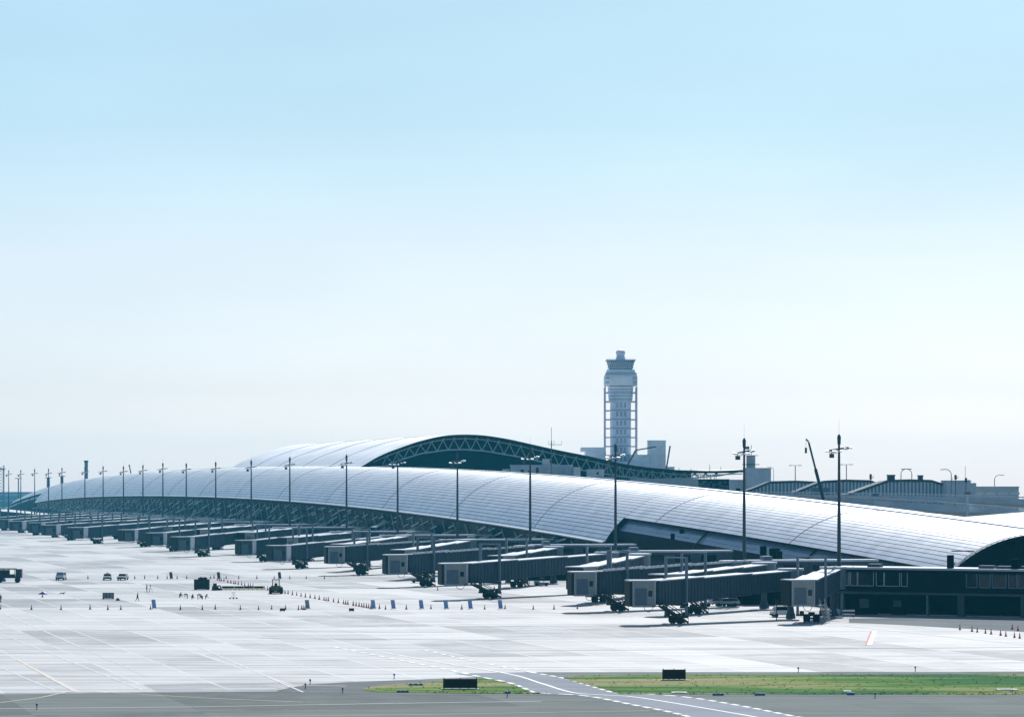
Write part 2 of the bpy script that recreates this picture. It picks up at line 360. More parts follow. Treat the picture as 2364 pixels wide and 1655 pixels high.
# ---------------------------------------------------------------- the long wing
CR=48.4; RR=28.3
pts=[(600,13.6),(632,14.3),(733,18.6),(799,21.0),(910,24.5),(1002,26.8),(1188,29.8),(1400,31.2),(1600,31.5),(1772,30.7),(2114,27.0),(2250,22.6),(2370,18.3)]
sx=np.array([(p[0]-606)/.9686 for p in pts]); sz=np.array([p[1] for p in pts])
cf=np.polyfit((sx-930)/930, sz, 5)
def crest(s): return float(np.polyval(cf,(s-930)/930))
S0,S1,S2,S3=18.0,241.0,1645.0,1866.0
def prof(d):                  # drop below the crest at lateral position d
    if d<=CR: return RR-math.sqrt(max(0,RR*RR-(CR-d)**2))
    e=d-CR; return e*e/(2*170.0)
def arc_d(t):                 # arc length t below the crest on the airside -> d
    return CR-RR*math.sin(t/RR)
T_CUT=RR*math.asin(18.85/RR); T_EAVE=RR*math.asin(24.3/RR)
wing=empty('terminal_wing','very long silver barrel-roofed airport terminal wing curving down at both ends behind the jet bridges','terminal building',W(0,0))
wing.location=(0,0,0)
def roofpt(s,t,lift=0.0):     # t: arc length, + airside, - landside
    d=arc_d(t) if t>=0 else CR-t
    nx=-math.sin(t/RR) if t>=0 else (-t)/170.0
    return W(s, d+lift*nx, crest(s)-prof(d)+lift*math.cos(t/RR if t>=0 else 0))
def roof_section(name, s0, s1, tend, step=8.0):
    ns=max(2,int((s1-s0)/step)); ss=[s0+(s1-s0)*i/ns for i in range(ns+1)]
    b=MB(); t=tend; k=0; pitch=1.25; seam=0.20
    ts=[]
    x=tend
    while x>-26:
        ts.append((x, x-(pitch-seam), 0)); ts.append((x-(pitch-seam), x-pitch, 1)); x-=pitch
    for (ta,tb,mi) in ts:
        b.mat=mi; la=0.0 if mi==0 else -0.05
        b.grid([[roofpt(s,ta,la) for s in ss],[roofpt(s,tb,la) for s in ss]])
    b.mat=2     # edge lip and underside
    b.grid([[roofpt(s,tend,0.0) for s in ss],[roofpt(s,tend,-0.55) for s in ss]])
    b.grid([[roofpt(s,q,-0.55) for s in ss] for q in [tend+( -24-tend)*i/14 for i in range(15)]])
    for s in (s0,s1):
        qs=[tend+(-24-tend)*i/20 for i in range(21)]
        b.grid([[roofpt(s,q,0.0) for q in qs],[roofpt(s,q,-0.55) for q in qs]])
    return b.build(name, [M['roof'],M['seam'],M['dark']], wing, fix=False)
roof_section('roof', S1, S2, T_EAVE)
roof_section('roof', S0, S1-0.3, T_CUT)
roof_section('roof', S2+0.3, S3, T_CUT)
# expansion joints across the roof
for k,s in enumerate([S0+0.6]+[112+101*i for i in range(0,18)]):
    if s>S3-5: continue
    te=T_EAVE if S1<s<S2 else T_CUT; b=MB()
    qs=[te-0.05+(-20-te)*i/26 for i in range(27)]
    w=0.28 if k else 0.9
    rows=[[roofpt(s+o,q,l) for q in qs] for o,l in ((0,0.0),(0,0.10),(w,0.10),(w,0.0))]
    b.grid(rows); b.build('expansion_joint', M['joint'] if s<900 else M['seam'], wing, fix=False)
# ridge gutter
b=MB(); ss=[S0+i*12 for i in range(int((S3-S0)/12)+1)]
b.grid([[roofpt(s,q,l) for s in ss] for q,l in ((-3.0,0.02),(-3.0,0.35),(-4.2,0.35),(-4.2,0.02))]); b.build('ridge_gutter', M['roof'], wing, fix=False)
# eave gutter, pale edge
b=MB(); ss=[S1+i*12 for i in range(int((S2-S1)/12)+1)]
b.grid([[roofpt(s,q,l) for s in ss] for q,l in ((T_EAVE-0.6,0.0),(T_EAVE-0.45,0.30),(T_EAVE-0.05,0.62),(T_EAVE+0.05,0.1))]); b.build('eave_gutter', M['lamp'], wing, fix=False)

# airside glazing in tilted panes (main part)
b=MB(); DT,DB=CR-24.3+0.9, 27.2
pw=3.8; n=int((S2-S1)/pw); zb=4.9
for i in range(n):
    s=S1+i*pw; zt=crest(s+pw/2)-prof(arc_d(T_EAVE))-0.35; nr=max(2,int((zt-zb)/2.3))
    for j in range(nr):
        f0,f1=j/nr,(j+1)/nr
        jt=random.gauss(0,0.045); js=random.gauss(0,0.035)
        def q(ds,f,o): return W(s+ds, DB+(DT-DB)*f+o, zb+(zt-zb)*f)
        b.poly([q(0.06,f0+.012,-jt-js),q(pw-.06,f0+.012,-jt+js),q(pw-.06,f1-.012,jt+js),q(.06,f1-.012,jt-js)])
b.build('glazing', M['wingglass'], wing, fix=False)
b=MB()
ss=[S1+i*12 for i in range(int((S2-S1)/12)+1)]
b.grid([[W(s,DB+.5,zb-.3) for s in ss],[W(s,DT+.5,crest(s)-prof(arc_d(T_EAVE))) for s in ss]])
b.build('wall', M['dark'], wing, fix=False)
# pale ribs and slanting bars; the bars imitate reflection streaks on the glass
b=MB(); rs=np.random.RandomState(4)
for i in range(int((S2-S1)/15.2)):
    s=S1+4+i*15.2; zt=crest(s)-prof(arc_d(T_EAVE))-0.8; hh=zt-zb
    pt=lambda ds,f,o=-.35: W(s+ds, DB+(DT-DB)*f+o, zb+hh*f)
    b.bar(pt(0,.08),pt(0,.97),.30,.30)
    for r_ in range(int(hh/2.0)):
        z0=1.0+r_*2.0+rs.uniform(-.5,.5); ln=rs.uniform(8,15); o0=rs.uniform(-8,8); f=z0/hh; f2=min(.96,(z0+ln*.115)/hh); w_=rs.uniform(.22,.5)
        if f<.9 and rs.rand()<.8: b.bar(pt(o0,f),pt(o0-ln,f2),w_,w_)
b.build('rib_and_reflection_bars', M['palebar'], wing, fix=False)
# tilted pale panels added before the glazing, one per bay, as pale blobs
for i in range(int((S2-S1)/50)):
    s=S1+18+i*50+rs.uniform(-3,3); zt=crest(s)-prof(arc_d(T_EAVE)); b=MB()
    z0=zb+ (zt-zb)*rs.uniform(.25,.5); l=rs.uniform(5,9)
    c=[W(s,20.2,z0-.7),W(s+l,20.2,z0-.7),W(s+l,25.0,z0+1.3),W(s,25.0,z0+1.3)]
    b.hexa(c+[(x,y,z+.18) for x,y,z in c])
    b.build('canopy', M['cab'], wing)
# cut sections: curved blue band, then dark wall
for (a,c) in ((S0+3,S1-.6),(S2+.6,S3-3)):
    ns=int((c-a)/2.9); b=MB()
    for i in range(ns):
        s=a+(c-a)*i/ns; w=(c-a)/ns
        for j in range(3):
            t0=T_CUT-.5+j*1.45; t1=t0+1.36
            zlow=crest(s)-prof(arc_d(min(t1,T_EAVE+3)))
            if zlow<5.2: continue
            rp=lambda s_,t_,l: W(s_, CR-(RR-1.2)*math.sin(min(t_,40)/RR), crest(s_)-1.2-(RR-1.2)*(1-math.cos(t_/RR))+l)
            b.mat=0; j1=random.gauss(0,.02)
            b.poly([rp(s+.06,t1,j1),rp(s+w-.06,t1,j1),rp(s+w-.06,t0,-j1),rp(s+.06,t0,-j1)])
    b.build('curved_cladding', M['bandglass'], wing, fix=False)
    b=MB(); ss=[a+(c-a)*i/30 for i in range(31)]
    qs=[T_CUT-1.4+i*1.05 for i in range(6)]
    b.grid([[W(s,CR-(RR-1.45)*math.sin(t/RR),max(4.0,crest(s)-1.45-(RR-1.45)*(1-math.cos(t/RR)))) for s in ss] for t in qs])
    b.build('cladding_joint', M['bandframe'], wing, fix=False)
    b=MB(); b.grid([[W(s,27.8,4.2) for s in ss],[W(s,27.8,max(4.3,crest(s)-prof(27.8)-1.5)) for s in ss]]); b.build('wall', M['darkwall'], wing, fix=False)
    b=MB()
    for s in ([a+i*76 for i in range(4) if a+i*76<c]):
        prev=None
        for i in range(7):
            t=T_CUT-.3+i*1.1; p=W(s,CR-(RR-.9)*math.sin(t/RR),crest(s)-.9-(RR-.9)*(1-math.cos(t/RR)))
            if prev and p[2]>4.6: b.bar(prev,p,.5,.3)
            prev=p
    b.build('rib', M['dark'], wing)
for px,py,w_,h_ in ((1553,1238,.9,1.5),(1574,1226,1.0,1.1),(1762,1274,1.3,2.6),(1788,1277,2.2,2.3),(1799,1281,1.2,1.8)):
    Y=F*(212.9+27.0)/(px+726); x,y,z=P(px,py,Y); b=MB(); b.box(x-w_/2,x+w_/2,y-1.2,y+1.2,z-h_/2,z+h_/2); b.build('vent_box',M['black'],wing)
# fins that close the notches + end walls
def gable(s, t0, t1, name, m, lift=-0.56, zb=4.2, part=wing):
    b=MB(); qs=[t0+(t1-t0)*i/24 for i in range(25)]
    rows=[[roofpt(s,q,lift) for q in qs],[(roofpt(s,q,lift)[0],roofpt(s,q,lift)[1],zb) for q in qs]]
    b.grid(rows); return b.build(name, m, part, fix=False)
gable(S1+.2, T_EAVE, T_CUT-1.5, 'end_wall', M['dark']); gable(S2-.2, T_EAVE, T_CUT-1.5,'end_wall', M['dark'])
gable(S0+2.6, T_CUT, -26, 'end_wall', M['darkwall'], zb=0.0); gable(S3-2.6, T_CUT, -26, 'end_wall', M['tealglass'], zb=0.0)
b=MB()      # end wall mullions
for i in range(12):
    q=T_CUT-1.5-i*3.6; p=roofpt(S0+2.3,q,-.6); b.bar((p[0],p[1],3),p,.22,.2)
for z in (8.5,11):
    b.bar(W(S0+2.2,CR-18,z),W(S0+2.2,CR+20,z),.2,.2)
b.build('mullion', M['darkwall'], wing)
# podium
b=MB()
def T(s,d,z): return W(s,d,z)
b.mat=0; b.box(14,1850,9.0,29.0,0,4.5,T)
b.mat=1; b.box(13.5,1850.5,8.6,29.0,4.5,4.75,T)
b.build('podium', [M['darkwall'],M['concwall']], wing)
b=MB(); rs=np.random.RandomState(11)
for i in range(300):
    s=18+i*6.1; 
    if rs.rand()<.55: b.box(s,s+rs.uniform(2,4.5),8.90,8.97,0.02,rs.uniform(2.6,3.6),T)
o=b.build('loading_door', M['black'], wing); o['kind']='stuff'
# landside lower roof behind the near end
b=MB(); b.box(-30,148,72,106,0,14.2,T); lo=b.build('wall', M['concwall'], None); 
land=empty('landside_building','low white-roofed landside building behind the near end of the curved terminal roof','building'); lo.parent=land
b=MB(); 
b.hexa([W(-32,70,14.3),W(150,70,14.6),W(150,108,17.4),W(-32,108,17.2),W(-32,70,14.6),W(150,70,14.9),W(150,108,17.7),W(-32,108,17.5)])
b.build('roof', M['white'], land)

# ---------------------------------------------------------------- main terminal with truss gable
def Mt(L,k,z): return (-59.5+L*N[0]+k*U[0], 1255+L*N[1]+k*U[1], z)
def Lof(px): q=(px-CX)/F; return (59.5+1255*q)/(.9686-.2487*q)
def LZ(px,py): L=Lof(px); return L, PZ(py,1255+.2487*L)
top=[LZ(*p) for p in [(820,1084),(830,1077),(853,1062),(875,1050),(902,1039.5),(955,1020.5),(1009,1007),(1035,1004),(1064,1003),(1090,1003.5),(1118,1005.5),(1168,1013.5),(1221,1025.5),(1270,1036.5),(1320,1046.5),(1352,1052.5),(1423,1069),(1480,1078),(1558,1085),(1626,1086.5),(1670,1086),(1713,1084)]]
tL=np.array([p[0] for p in top]); tZ=np.array([p[1] for p in top])
def ztop(L): return float(np.interp(L,tL,tZ))
def zs(L): return sum(ztop(L+o) for o in (-3,-1.5,0,1.5,3))/5
bot=[LZ(*p) for p in [(870,1086),(883,1077.5),(925,1061),(970,1047),(1030,1038.5),(1070,1037.5),(1120,1041),(1200,1055),(1250,1066),(1330,1083),(1430,1099),(1500,1106),(1600,1103),(1660,1098),(1713,1087)]]
bL=np.array([p[0] for p in bot]); bZ=np.array([p[1] for p in bot])
def zbot(L): return float(np.interp(L,bL,bZ))
main=empty('main_terminal','large main terminal with wave-shaped silver roof and dark truss gable rising behind the long wing','terminal building')
Ls=[tL[0]+ (tL[-1]-tL[0])*i/90 for i in range(91)]
ks=[-4+ (318)*i/40 for i in range(41)]
b=MB(); b.mat=0
b.grid([[Mt(L,k,zs(L)) for k in ks] for L in Ls]); b.mat=1
b.grid([[Mt(L,-4,zs(L)) for L in Ls],[Mt(L,-4,zs(L)-1.0) for L in Ls]])
b.grid([[Mt(L,k,zs(L)-1.0) for k in (-4,0,40,314)] for L in Ls])
b.grid([[Mt(L,314,zs(L)) for L in Ls],[Mt(L,314,zs(L)-1.0) for L in Ls]])
b.build('roof', [M['mroof'],M['dark']], main, fix=False)
# raised seams running over the roof with the waves
for i in range(1,5):
    b=MB(); k=i*62; prev=None
    for L in Ls[:50]:
        p=Mt(L,k,zs(L)+.08)
        if prev: b.bar(prev,p,.5,.16)
        prev=p
    b.build('roof_seam', M['roof'], main)
b=MB(); LE=Lof(1606); Lw=[L for L in Ls if L<LE]
b.grid([[Mt(L,2.5,zs(L)-1.0) for L in Lw],[Mt(L,2.5,0) for L in Lw]]); b.build('gable_glazing', M['tealglass'], main, fix=False)
b=MB(); b.grid([[Mt(LE-1,k,0) for k in (2.5,310)],[Mt(LE-1,k,zs(LE)-1) for k in (2.5,310)]]); b.build('side_wall', M['concwall'], main, fix=False)
b=MB(); Lc=[L for L in Ls if L>4]
for A,B in zip(Lc,Lc[1:]): b.bar(Mt(A,-.5,zs(A)-1.6),Mt(B,-.5,zs(B)-1.6),.42,.42)
b.build('top_chord', M['truss'], main)
b=MB(); Lc=[L for L in Ls if L>8]
for A,B in zip(Lc,Lc[1:]): b.bar(Mt(A,-.5,zbot(A)),Mt(B,-.5,zbot(B)),.5,.5)
b.build('bottom_chord', M['truss'], main)
b=MB(); L=8.5; i=0
while L<149:
    a=Mt(L,-.5,zbot(L)); c=Mt(L+2.25,-.5,zs(L+2.25)-1.7); e=Mt(L+4.5,-.5,zbot(L+4.5))
    if zs(L+2.25)-zbot(L)>.9: b.bar(a,c,.30,.30); b.bar(c,e,.30,.30)
    L+=4.5
b.build('truss_web', M['truss'], main)
b=MB(); L=6
while L<150:
    b.bar(Mt(L,-3.2,zs(L)-1.25),Mt(L,-.6,zs(L)-1.25),.35,.5); b.bar(Mt(L,-.5,zs(L)-1.7),Mt(L,-.5,zs(L)-1.0),.35,.35); L+=4.5
b.build('outrigger', M['truss'], main)
b=MB(); rs=np.random.RandomState(3)   # secondary row of columns under the low right part of the roof
for i in range(56):
    L=96+i*.92; zt=zs(L)-1.2; b.bar(Mt(L,1.5,zt-4.6),Mt(L+rs.uniform(-.9,.9),1.2,zt-.5),.22,.22)
b.build('gable_post', M['truss'], main)
b=MB(); rs=np.random.RandomState(9)
for i in range(13):
    for j in range(6):
        L=124.5+i*1.7; z=17+j*1.5
        if rs.rand()<.75: b.box(L,L+1.1,.6,.9,z,z+.8,Mt)
b.build('lattice_screen', M['palebar'], main)
b=MB()
for px,ty in ((1602,1079),(1674,1072),(1700,1079),(1630,1081)):
    L=Lof(px); z=zs(L); b.tube(Mt(L,20,z-.1),Mt(L,20,z+(1087-ty)*.17),.16,.08,6)
b.build('roof_vent', M['steel'], main)

# block of annexes in front of the gable
def block(name, label, cat, px0,px1,py, Y, m, depth=14, trims=(), group=None, zb=0.0, ang=0.0):
    x0,x1=PX(px0,Y),PX(px1,Y); zt=PZ(py,Y); r=empty(name,label,cat,((x0+x1)/2,Y,0),ang,group); w=(x1-x0)/2
    b=MB(); b.box(-w,w,0,depth,zb,zt); b.build('wall', m, r)
    b=MB(); b.box(-w-.15,w+.15,-.15,depth+.15,zt,zt+.35); b.build('parapet', m, r)
    return r,w,zt
def bits(r,w,Y,zt,items,m,name='window',y=-.06):
    """small rectangles (px offset from left, px width, py top, py bottom) standing proud of a block face"""
    for (ox,ow,t,bm_) in items:
        b=MB(); x=-w+ox*Y/F; b.box(x,x+ow*Y/F,y,.02,PZ(bm_,Y),PZ(t,Y)); b.build(name,m,r)
r,w,zt=block('plant_room','grey rooftop plant block with stepped left end in front of the truss gable','plant block',1178,1322,1075,1195,M['concwall'],group='grey plant rooms behind the wing roof')
bits(r,w,1195,zt,[(68,60,1077,1105)],M['concpale'],'wall_panel'); bits(r,w,1195,zt,[(24,8,1084,1094),(42,6,1086,1100),(4,10,1092,1100),(60,5,1079,1092),(52,7,1094,1102)],M['black'],'opening',-.3)
bits(r,w,1195,zt,[(84,12,1087,1089.5),(30,9,1086,1087.5)],M['white'],'duct',-.9)
b=MB(); b.box(-w-3.0,-w-.2,0,10,0,zt-1.2); b.build('wall', M['concwall'], r)
b=MB(); b.box(-w+12,-w+14.6,2,6,zt+.4,zt+2.6); b.build('air_handler', M['concpale'], r)
r,w,zt=block('plant_room','small boxy grey plant room right of the larger stepped block','plant block',1356,1394,1085,1170,M['concwall'],group='grey plant rooms behind the wing roof')
bits(r,w,1170,zt,[(22,4,1090,1095)],M['black'],'opening',-.3); bits(r,w,1170,zt,[(0,20,1098,1101.5)],M['white'],'duct',-.9)
r,w,zt=block('plant_room','short grey plant room beside the stepped block','plant block',1324,1340,1080,1190,M['concwall'],group='grey plant rooms behind the wing roof')
r,w,zt=block('plant_room','low grey wall base beneath the truss, left of the dark mast','plant block',1398,1422,1103,1165,M['concwall'],group='grey plant rooms behind the wing roof')
r,w,zt=block('parapet_wall','long plain grey parapet wall under the right part of the truss','wall',1456,1612,1107,1120,M['concpale'],depth=8)
r,w,zt=block('screened_block','dark teal latticed block at the right end of the truss','building',1611,1683,1108,1130,M['dark'],depth=10)
rs=np.random.RandomState(2); b=MB()
for i in range(15):
    for j in range(9):
        if rs.rand()<.6: x=-w+.2+i*.7; z=zt-.9-j*.75; b.box(x,x+.45,-.12,.02,z,z+rs.uniform(.2,.45))
b.build('lattice', M['palebar'], r)
def lattice_mast(name,label,px,ptop,pbase,Y,wd,arms=()):
    x=PX(px,Y); zt=PZ(ptop,Y); zb=0; r=empty(name,label,'mast',(x,Y,0)); b=MB()
    b.bar((0,0,zb),(0,0,zt-5),wd,wd); b.bar((0,0,zt-5),(0,0,zt),wd*.45,wd*.45); b.build('pole',M['steel_l'],r)
    for (z,l0,l1) in arms:
        b=MB(); b.bar((l0,0,z),(l1,0,z),.16,.16)
        for q in (l0,l1): b.bar((q,0,z),(q,0,z+1.4),.12,.12)
        b.build('crossarm',M['steel_l'],r)
lattice_mast('antenna_mast','thin antenna mast with crossarms standing before the truss gable',1273,986,1070,1190,.36,((PZ(1026,1190),-1.0,1.0),(PZ(1027,1190)+.1,0,3.8)))

# ---------------------------------------------------------------- control tower
TY=1500.0; tw=empty('control_tower','tall hazy blue-grey air traffic control tower with open frame shaft and round radome','control tower',(PX(1432.5,TY),TY,0),0.0)
k=TY/F
def tz(py): return PZ(py,TY)
b=MB()
hw=[(1085,19.5),(936,19.5),(928,25),(880,28),(848,28)]
def loft(mb, prof, asp=1.0, ch=.40):
    rows=[]
    for z,w in prof:
        c=w*(1-ch); rows.append([(-c,-w,z),(c,-w,z),(w,-c,z),(w,c,z),(c,w,z),(-c,w,z),(-w,c,z),(-w,-c,z),(-c,-w,z)])
    mb.grid(rows); mb.poly(rows[-1][:8]); mb.poly(rows[0][:8])
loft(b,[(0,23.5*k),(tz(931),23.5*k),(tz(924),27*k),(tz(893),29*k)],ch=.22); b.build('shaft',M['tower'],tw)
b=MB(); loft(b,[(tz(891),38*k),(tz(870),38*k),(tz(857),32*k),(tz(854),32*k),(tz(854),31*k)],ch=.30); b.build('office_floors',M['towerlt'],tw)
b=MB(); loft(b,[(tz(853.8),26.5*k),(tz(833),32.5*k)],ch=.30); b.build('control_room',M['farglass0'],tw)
b=MB(); b.box(-29.6*k,29.6*k,-29.6*k-.2,29.6*k+.2,tz(850),tz(849)); 
for i in range(13): x=(-26+i*4.33)*k; b.bar((x*.96,-27.3*k-.05,tz(851)),(x*1.1,-31.2*k-.05,tz(837)),.16,.16)
b.build('window_mullion',M['towerlt'],tw)
b=MB(); b.box(-34*k,34*k,-34*k,34*k,tz(833),tz(831.4)); b.build('roof',M['towerframe'],tw)
b=MB()
for i in range(12): b.bar(((-32+i*5.8)*k,-33*k,tz(831.4)),((-32+i*5.8)*k,-33*k,tz(828.6)),.09,.09)
b.bar((-33*k,-33*k,tz(829)),(33*k,-33*k,tz(829)),.09,.09); b.build('railing',M['towerframe'],tw)
b=MB(); loft(b,[(tz(831.4),12*k),(tz(821),8.6*k)]); b.build('penthouse',M['tower'],tw)
b=MB(); b.lathe([(9.0*k,tz(821)),(10.6*k,tz(816)),(10.6*k,tz(811.5)),(8*k,tz(809)),(3*k,tz(808))],n=20); b.build('radome',M['dome'],tw,smooth=True)
for sxn in (-1,1):
    for syn in (-1,1):
        b=MB(); b.bar((sxn*36.3*k,syn*36.3*k,0),(sxn*36.3*k,syn*36.3*k,tz(893)),2.6*k,2.6*k); b.build('column',M['towerframe'],tw)
for j in range(9):
    z=tz(907+j*20.6); b=MB()
    for a_ in (-1,1): b.bar((-36.3*k,a_*36.3*k,z),(36.3*k,a_*36.3*k,z),1.5*k,2.0*k); b.bar((a_*36.3*k,-36.3*k,z),(a_*36.3*k,36.3*k,z),1.5*k,2.0*k)
    b.build('ring_beam',M['towerframe'],tw)
b=MB()
for j in range(7):
    z=tz(925+j*20.6); b.box(-22*k,22*k,-23.5*k-.10,-23.5*k+.1,z-.5,z)
    for i in (-9,0,9): b.box((i-1.5)*k,(i+3)*k,-23.5*k-.16,-23.5*k+.1,z-3.3,z-1)
for py in (862,872,882): b.box(-36*k,36*k,-37.5*k-.1,-37.5*k+.1,tz(py)-.7,tz(py))
for py in (898,906,914,922):
    b.box(-26*k,26*k,-28.5*k-.1,-26*k,tz(py)-.4,tz(py))
b.build('window_band',M['tower_band'],tw)
# tower base buildings
r,w,zt=block('tower_office','low grey office block with overhanging flat roof left of the control tower','building',1352,1396,1035,1470,M['tower'],depth=25)
b=MB(); b.box(-w-2.0,w+.3,-2,24,zt-1.4,zt+.5); b.build('roof',M['tower'],r); bits(r,w,1470,zt,[(14,3,1046,1052),(20,3,1046,1052),(26,3,1046,1052)],M['towerlt'])
r,w,zt=block('tower_office','grey podium block under the control tower shaft','building',1394,1460,1068,1465,M['tower'],depth=20)
r,w,zt=block('tower_office','low grey link block between the control tower and the cubic block','building',1456,1499,1051,1476,M['tower'],depth=20)
bits(r,w,1476,zt,[(8,8,1056,1075),(26,9,1056,1075)],M['towerlt'])
r,w,zt=block('machinery_block','tall plain cubic grey block right of the control tower','building',1496,1537,1018,1480,M['towerlt'],depth=9)
bits(r,w,1480,zt,[(0,6,1018.5,1078)],M['tower'],'corner_pier',-.4)
r,w,zt=block('low_shed','small grey shed at the foot of the cubic block','shed',1530,1557,1079,1420,M['towerlt'],depth=9)

def boom(name,label,p0,p1,Y,w0,w1,jib=None,m='steel',hook=False):
    a=P(*p0,Y); c=P(*p1,Y); r=empty(name,label,'crane',(a[0],a[1],0))
    loc=lambda p:(p[0]-a[0],p[1]-a[1],p[2])
    b=MB(); b.box(-4,4,-1.5,1.5,.9,2.2); b.box(-3.8,-1.4,-1.3,1.3,2.2,3.6)
    b.build('carrier',M['plant'],r)
    for x in (-3,-1,1.6,3):
        for y in (-1.3,1.3):
            b=MB(); b.tube((x,y-.25,.6),(x,y+.25,.6),.6,n=12); b.build('wheel',M['rubber'],r)
    base=Vector((0,0,2.4)); tip=Vector(loc(c)); lo=Vector(loc(a))
    d=(tip-lo).normalized(); base=lo-d*max(0,(lo.z-2.6)/max(d.z,.2))
    b=MB(); mid=base.lerp(tip,.5); b.bar(base,mid,w0,w0); b.bar(mid,base.lerp(tip,.78),w0*.8,w0*.8); b.bar(base.lerp(tip,.78),tip,w1,w1); b.build('boom',M[m],r)
    b=MB(); b.bar((0,0,2.2),base,1.2,1.2); b.build('turret',M['plant'],r)
    if jib:
        j=Vector(loc(P(*jib,Y))); b=MB(); b.bar(tip,j,w1*.7,w1*.7); b.build('jib',M[m],r)
    if hook:
        q=tip+Vector((-.75,0,0)); b=MB(); b.bar(tip+Vector((0,0,.1)),q+Vector((0,0,.9)),.4,.4); b.build('boom_head',M[m],r)
        b=MB(); b.bar(q+Vector((0,0,.9)),q+Vector((0,0,-1.6)),.06,.06); b.build('hoist_rope',M[m],r)
        b=MB(); b.bar(q+Vector((0,0,-2.9)),q+Vector((0,0,-1.4)),.55,.5); b.build('hook_block',M[m],r)
boom('mobile_crane','tall dark telescopic crane boom leaning left above the viaduct',(1904,1166),(1867,1021),862,.98,.48,hook=True,m='mast')
boom('mobile_crane','crane with kinked boom and pale jib in front of the control tower',(1446,1078),(1468,1039),1390,.9,.8,jib=(1515,1031))
boom('mobile_crane','thin slanting crane boom right of the cubic block',(1538,1084),(1547,1029),1330,.85,.6)
boom('mobile_crane','tiny crane boom peeking above the roof far left',(302,1091),(298,1072),1950,.9,.6)

# ---------------------------------------------------------------- background right: buildings, footbridge canopies, viaduct
r,w,zt=block('annex_building','grey rectangular building with stair turret right of the truss','building',1724,1780,1082,1250,M['concwall'],depth=20)
b=MB(); b.lathe([(1.75,zt-1),(1.75,PZ(1052,1250)),(2.9,PZ(1051.5,1250)),(2.9,PZ(1050.4,1250))],(-w+1.8,3,0),n=14); b.build('turret',M['concpale'],r)
b=MB(); b.lathe([(3.4,PZ(1072.6,1250)),(3.4,PZ(1071.2,1250))],(-w+1.8,3,0),n=14); b.build('balcony',M['steel'],r)
b=MB(); b.bar((-w+2.0,3,PZ(1050,1250)),(-w+2.0,3,PZ(1027,1250)),.2,.2); b.box(-w-.6,-w+1.2,2.9,3.1,PZ(1037,1250),PZ(1030,1250)); b.build('rooftop_antenna',M['steel_l'],r)
r,w,zt=block('annex_building','low flat grey building between the truss end and the taller annex','building',1673,1726,1109,1260,M['concwall'],depth=20)
bits(r,w,1260,zt,[(26,10,1127,1134)],M['black']); bits(r,w,1260,zt,[(2,18,1130,1132),(26,14,1125,1126.5)],M['white'],'duct',-.6)

def canopy(name,label,rail,Y,base_py,step,lit):
    pts_=[P(px,py,Y) for px,py in rail]; x0=pts_[0][0]; r=empty(name,label,'building',(x0,Y,0),0,'curved-roof glazed halls behind the viaduct')
    xs=[p[0]-x0 for p in pts_]; zz=[p[2] for p in pts_]; X=np.linspace(xs[0],xs[-1],50); Z=np.interp(X,xs,zz); zb=PZ(base_py,Y)
    b=MB(); 
    b.grid([[(x,0,z) for x,z in zip(X,Z)],[(x,26,z-.3) for x,z in zip(X,Z)]]); b.grid([[(x,-.1,z+.1) for x,z in zip(X,Z)],[(x,-.1,z-.7) for x,z in zip(X,Z)]])
    b.grid([[(x,-.1,z+.1) for x,z in zip(X,Z)],[(x,26,z-.2) for x,z in zip(X,Z)]])
    b.build('roof',M['steel'],r,fix=False)
    b=MB(); b.grid([[(x,.6,z-.2) for x,z in zip(X,Z)],[(x,.6,0) for x in X]]); b.build('glazing',M['farglass'],r,fix=False)
    b=MB(); x=xs[0]+1
    while x<xs[-1]:
        z=float(np.interp(x,xs,zz)); 
        if z-.3>zb: b.box(x,x+.5,.2,.5,zb-2,z-.4)
        x+=step
    b.build('mullion',M['white'],r)
M['farglass']=mat('pale blue glazing', (0.30,0.40,0.47), 0.6, spec=.1, var=0.2, vscale=0.15)
canopy('glazed_hall','leftmost low curved-roof glazed hall behind the viaduct',[(1722,1133),(1745,1125),(1779,1111),(1837,1109.5),(1890,1112)],1160,1140,1.3,0)
canopy('glazed_hall','middle curved-roof glazed hall, partly behind the crane boom',[(1838,1135),(1870,1122),(1900,1110),(1950,1107),(2010,1108.5),(2035,1118)],1110,1140,1.2,1)
canopy('glazed_hall','rightmost curved-roof glazed hall with two dark rooftop boxes',[(1958,1141),(2000,1126),(2050,1108),(2100,1106.5),(2150,1108),(2180,1117),(2200,1124)],1060,1140,1.2,1)
r,w,zt=block('rooftop_box','larger dark box on the rightmost glazed hall roof','plant box',2050,2066,1098,1062,M['steel'],depth=3,zb=PZ(1111,1062),group='dark boxes on the glazed hall roof')
r,w,zt=block('rooftop_box','smaller dark box on the rightmost glazed hall roof','plant box',2121,2131,1099,1062,M['steel'],depth=3,zb=PZ(1111,1062),group='dark boxes on the glazed hall roof')
r,w,zt=block('service_building','flat grey block with antennas right of the glazed halls','building',2186,2241,1111,1050,M['concwall'],depth=14)
b=MB(); b.bar((w-1.5,2,zt),(w-1.5,2,PZ(1076,1050)),.12,.12); b.bar((-w+2,2,zt),(-w+2,2,PZ(1102,1050)),.12,.12); b.build('rooftop_antenna',M['steel'],r)
b=MB(); b.box(w,w+2.1,2,8,0,zt-.5); b.build('wall',M['concwall'],r)
r,w,zt=block('long_shed','long low pale shed with window strip at the far right','building',2160,2352,1125,1075,M['concpale'],depth=16)
bits(r,w,1075,zt,[(4+28*i,22,1136,1141) for i in range(7)],M['white'])
r,w,zt=block('kiosk','small dark-roofed kiosk between the glazed halls','kiosk',1874,1912,1128,1100,M['steel_l'],depth=5)
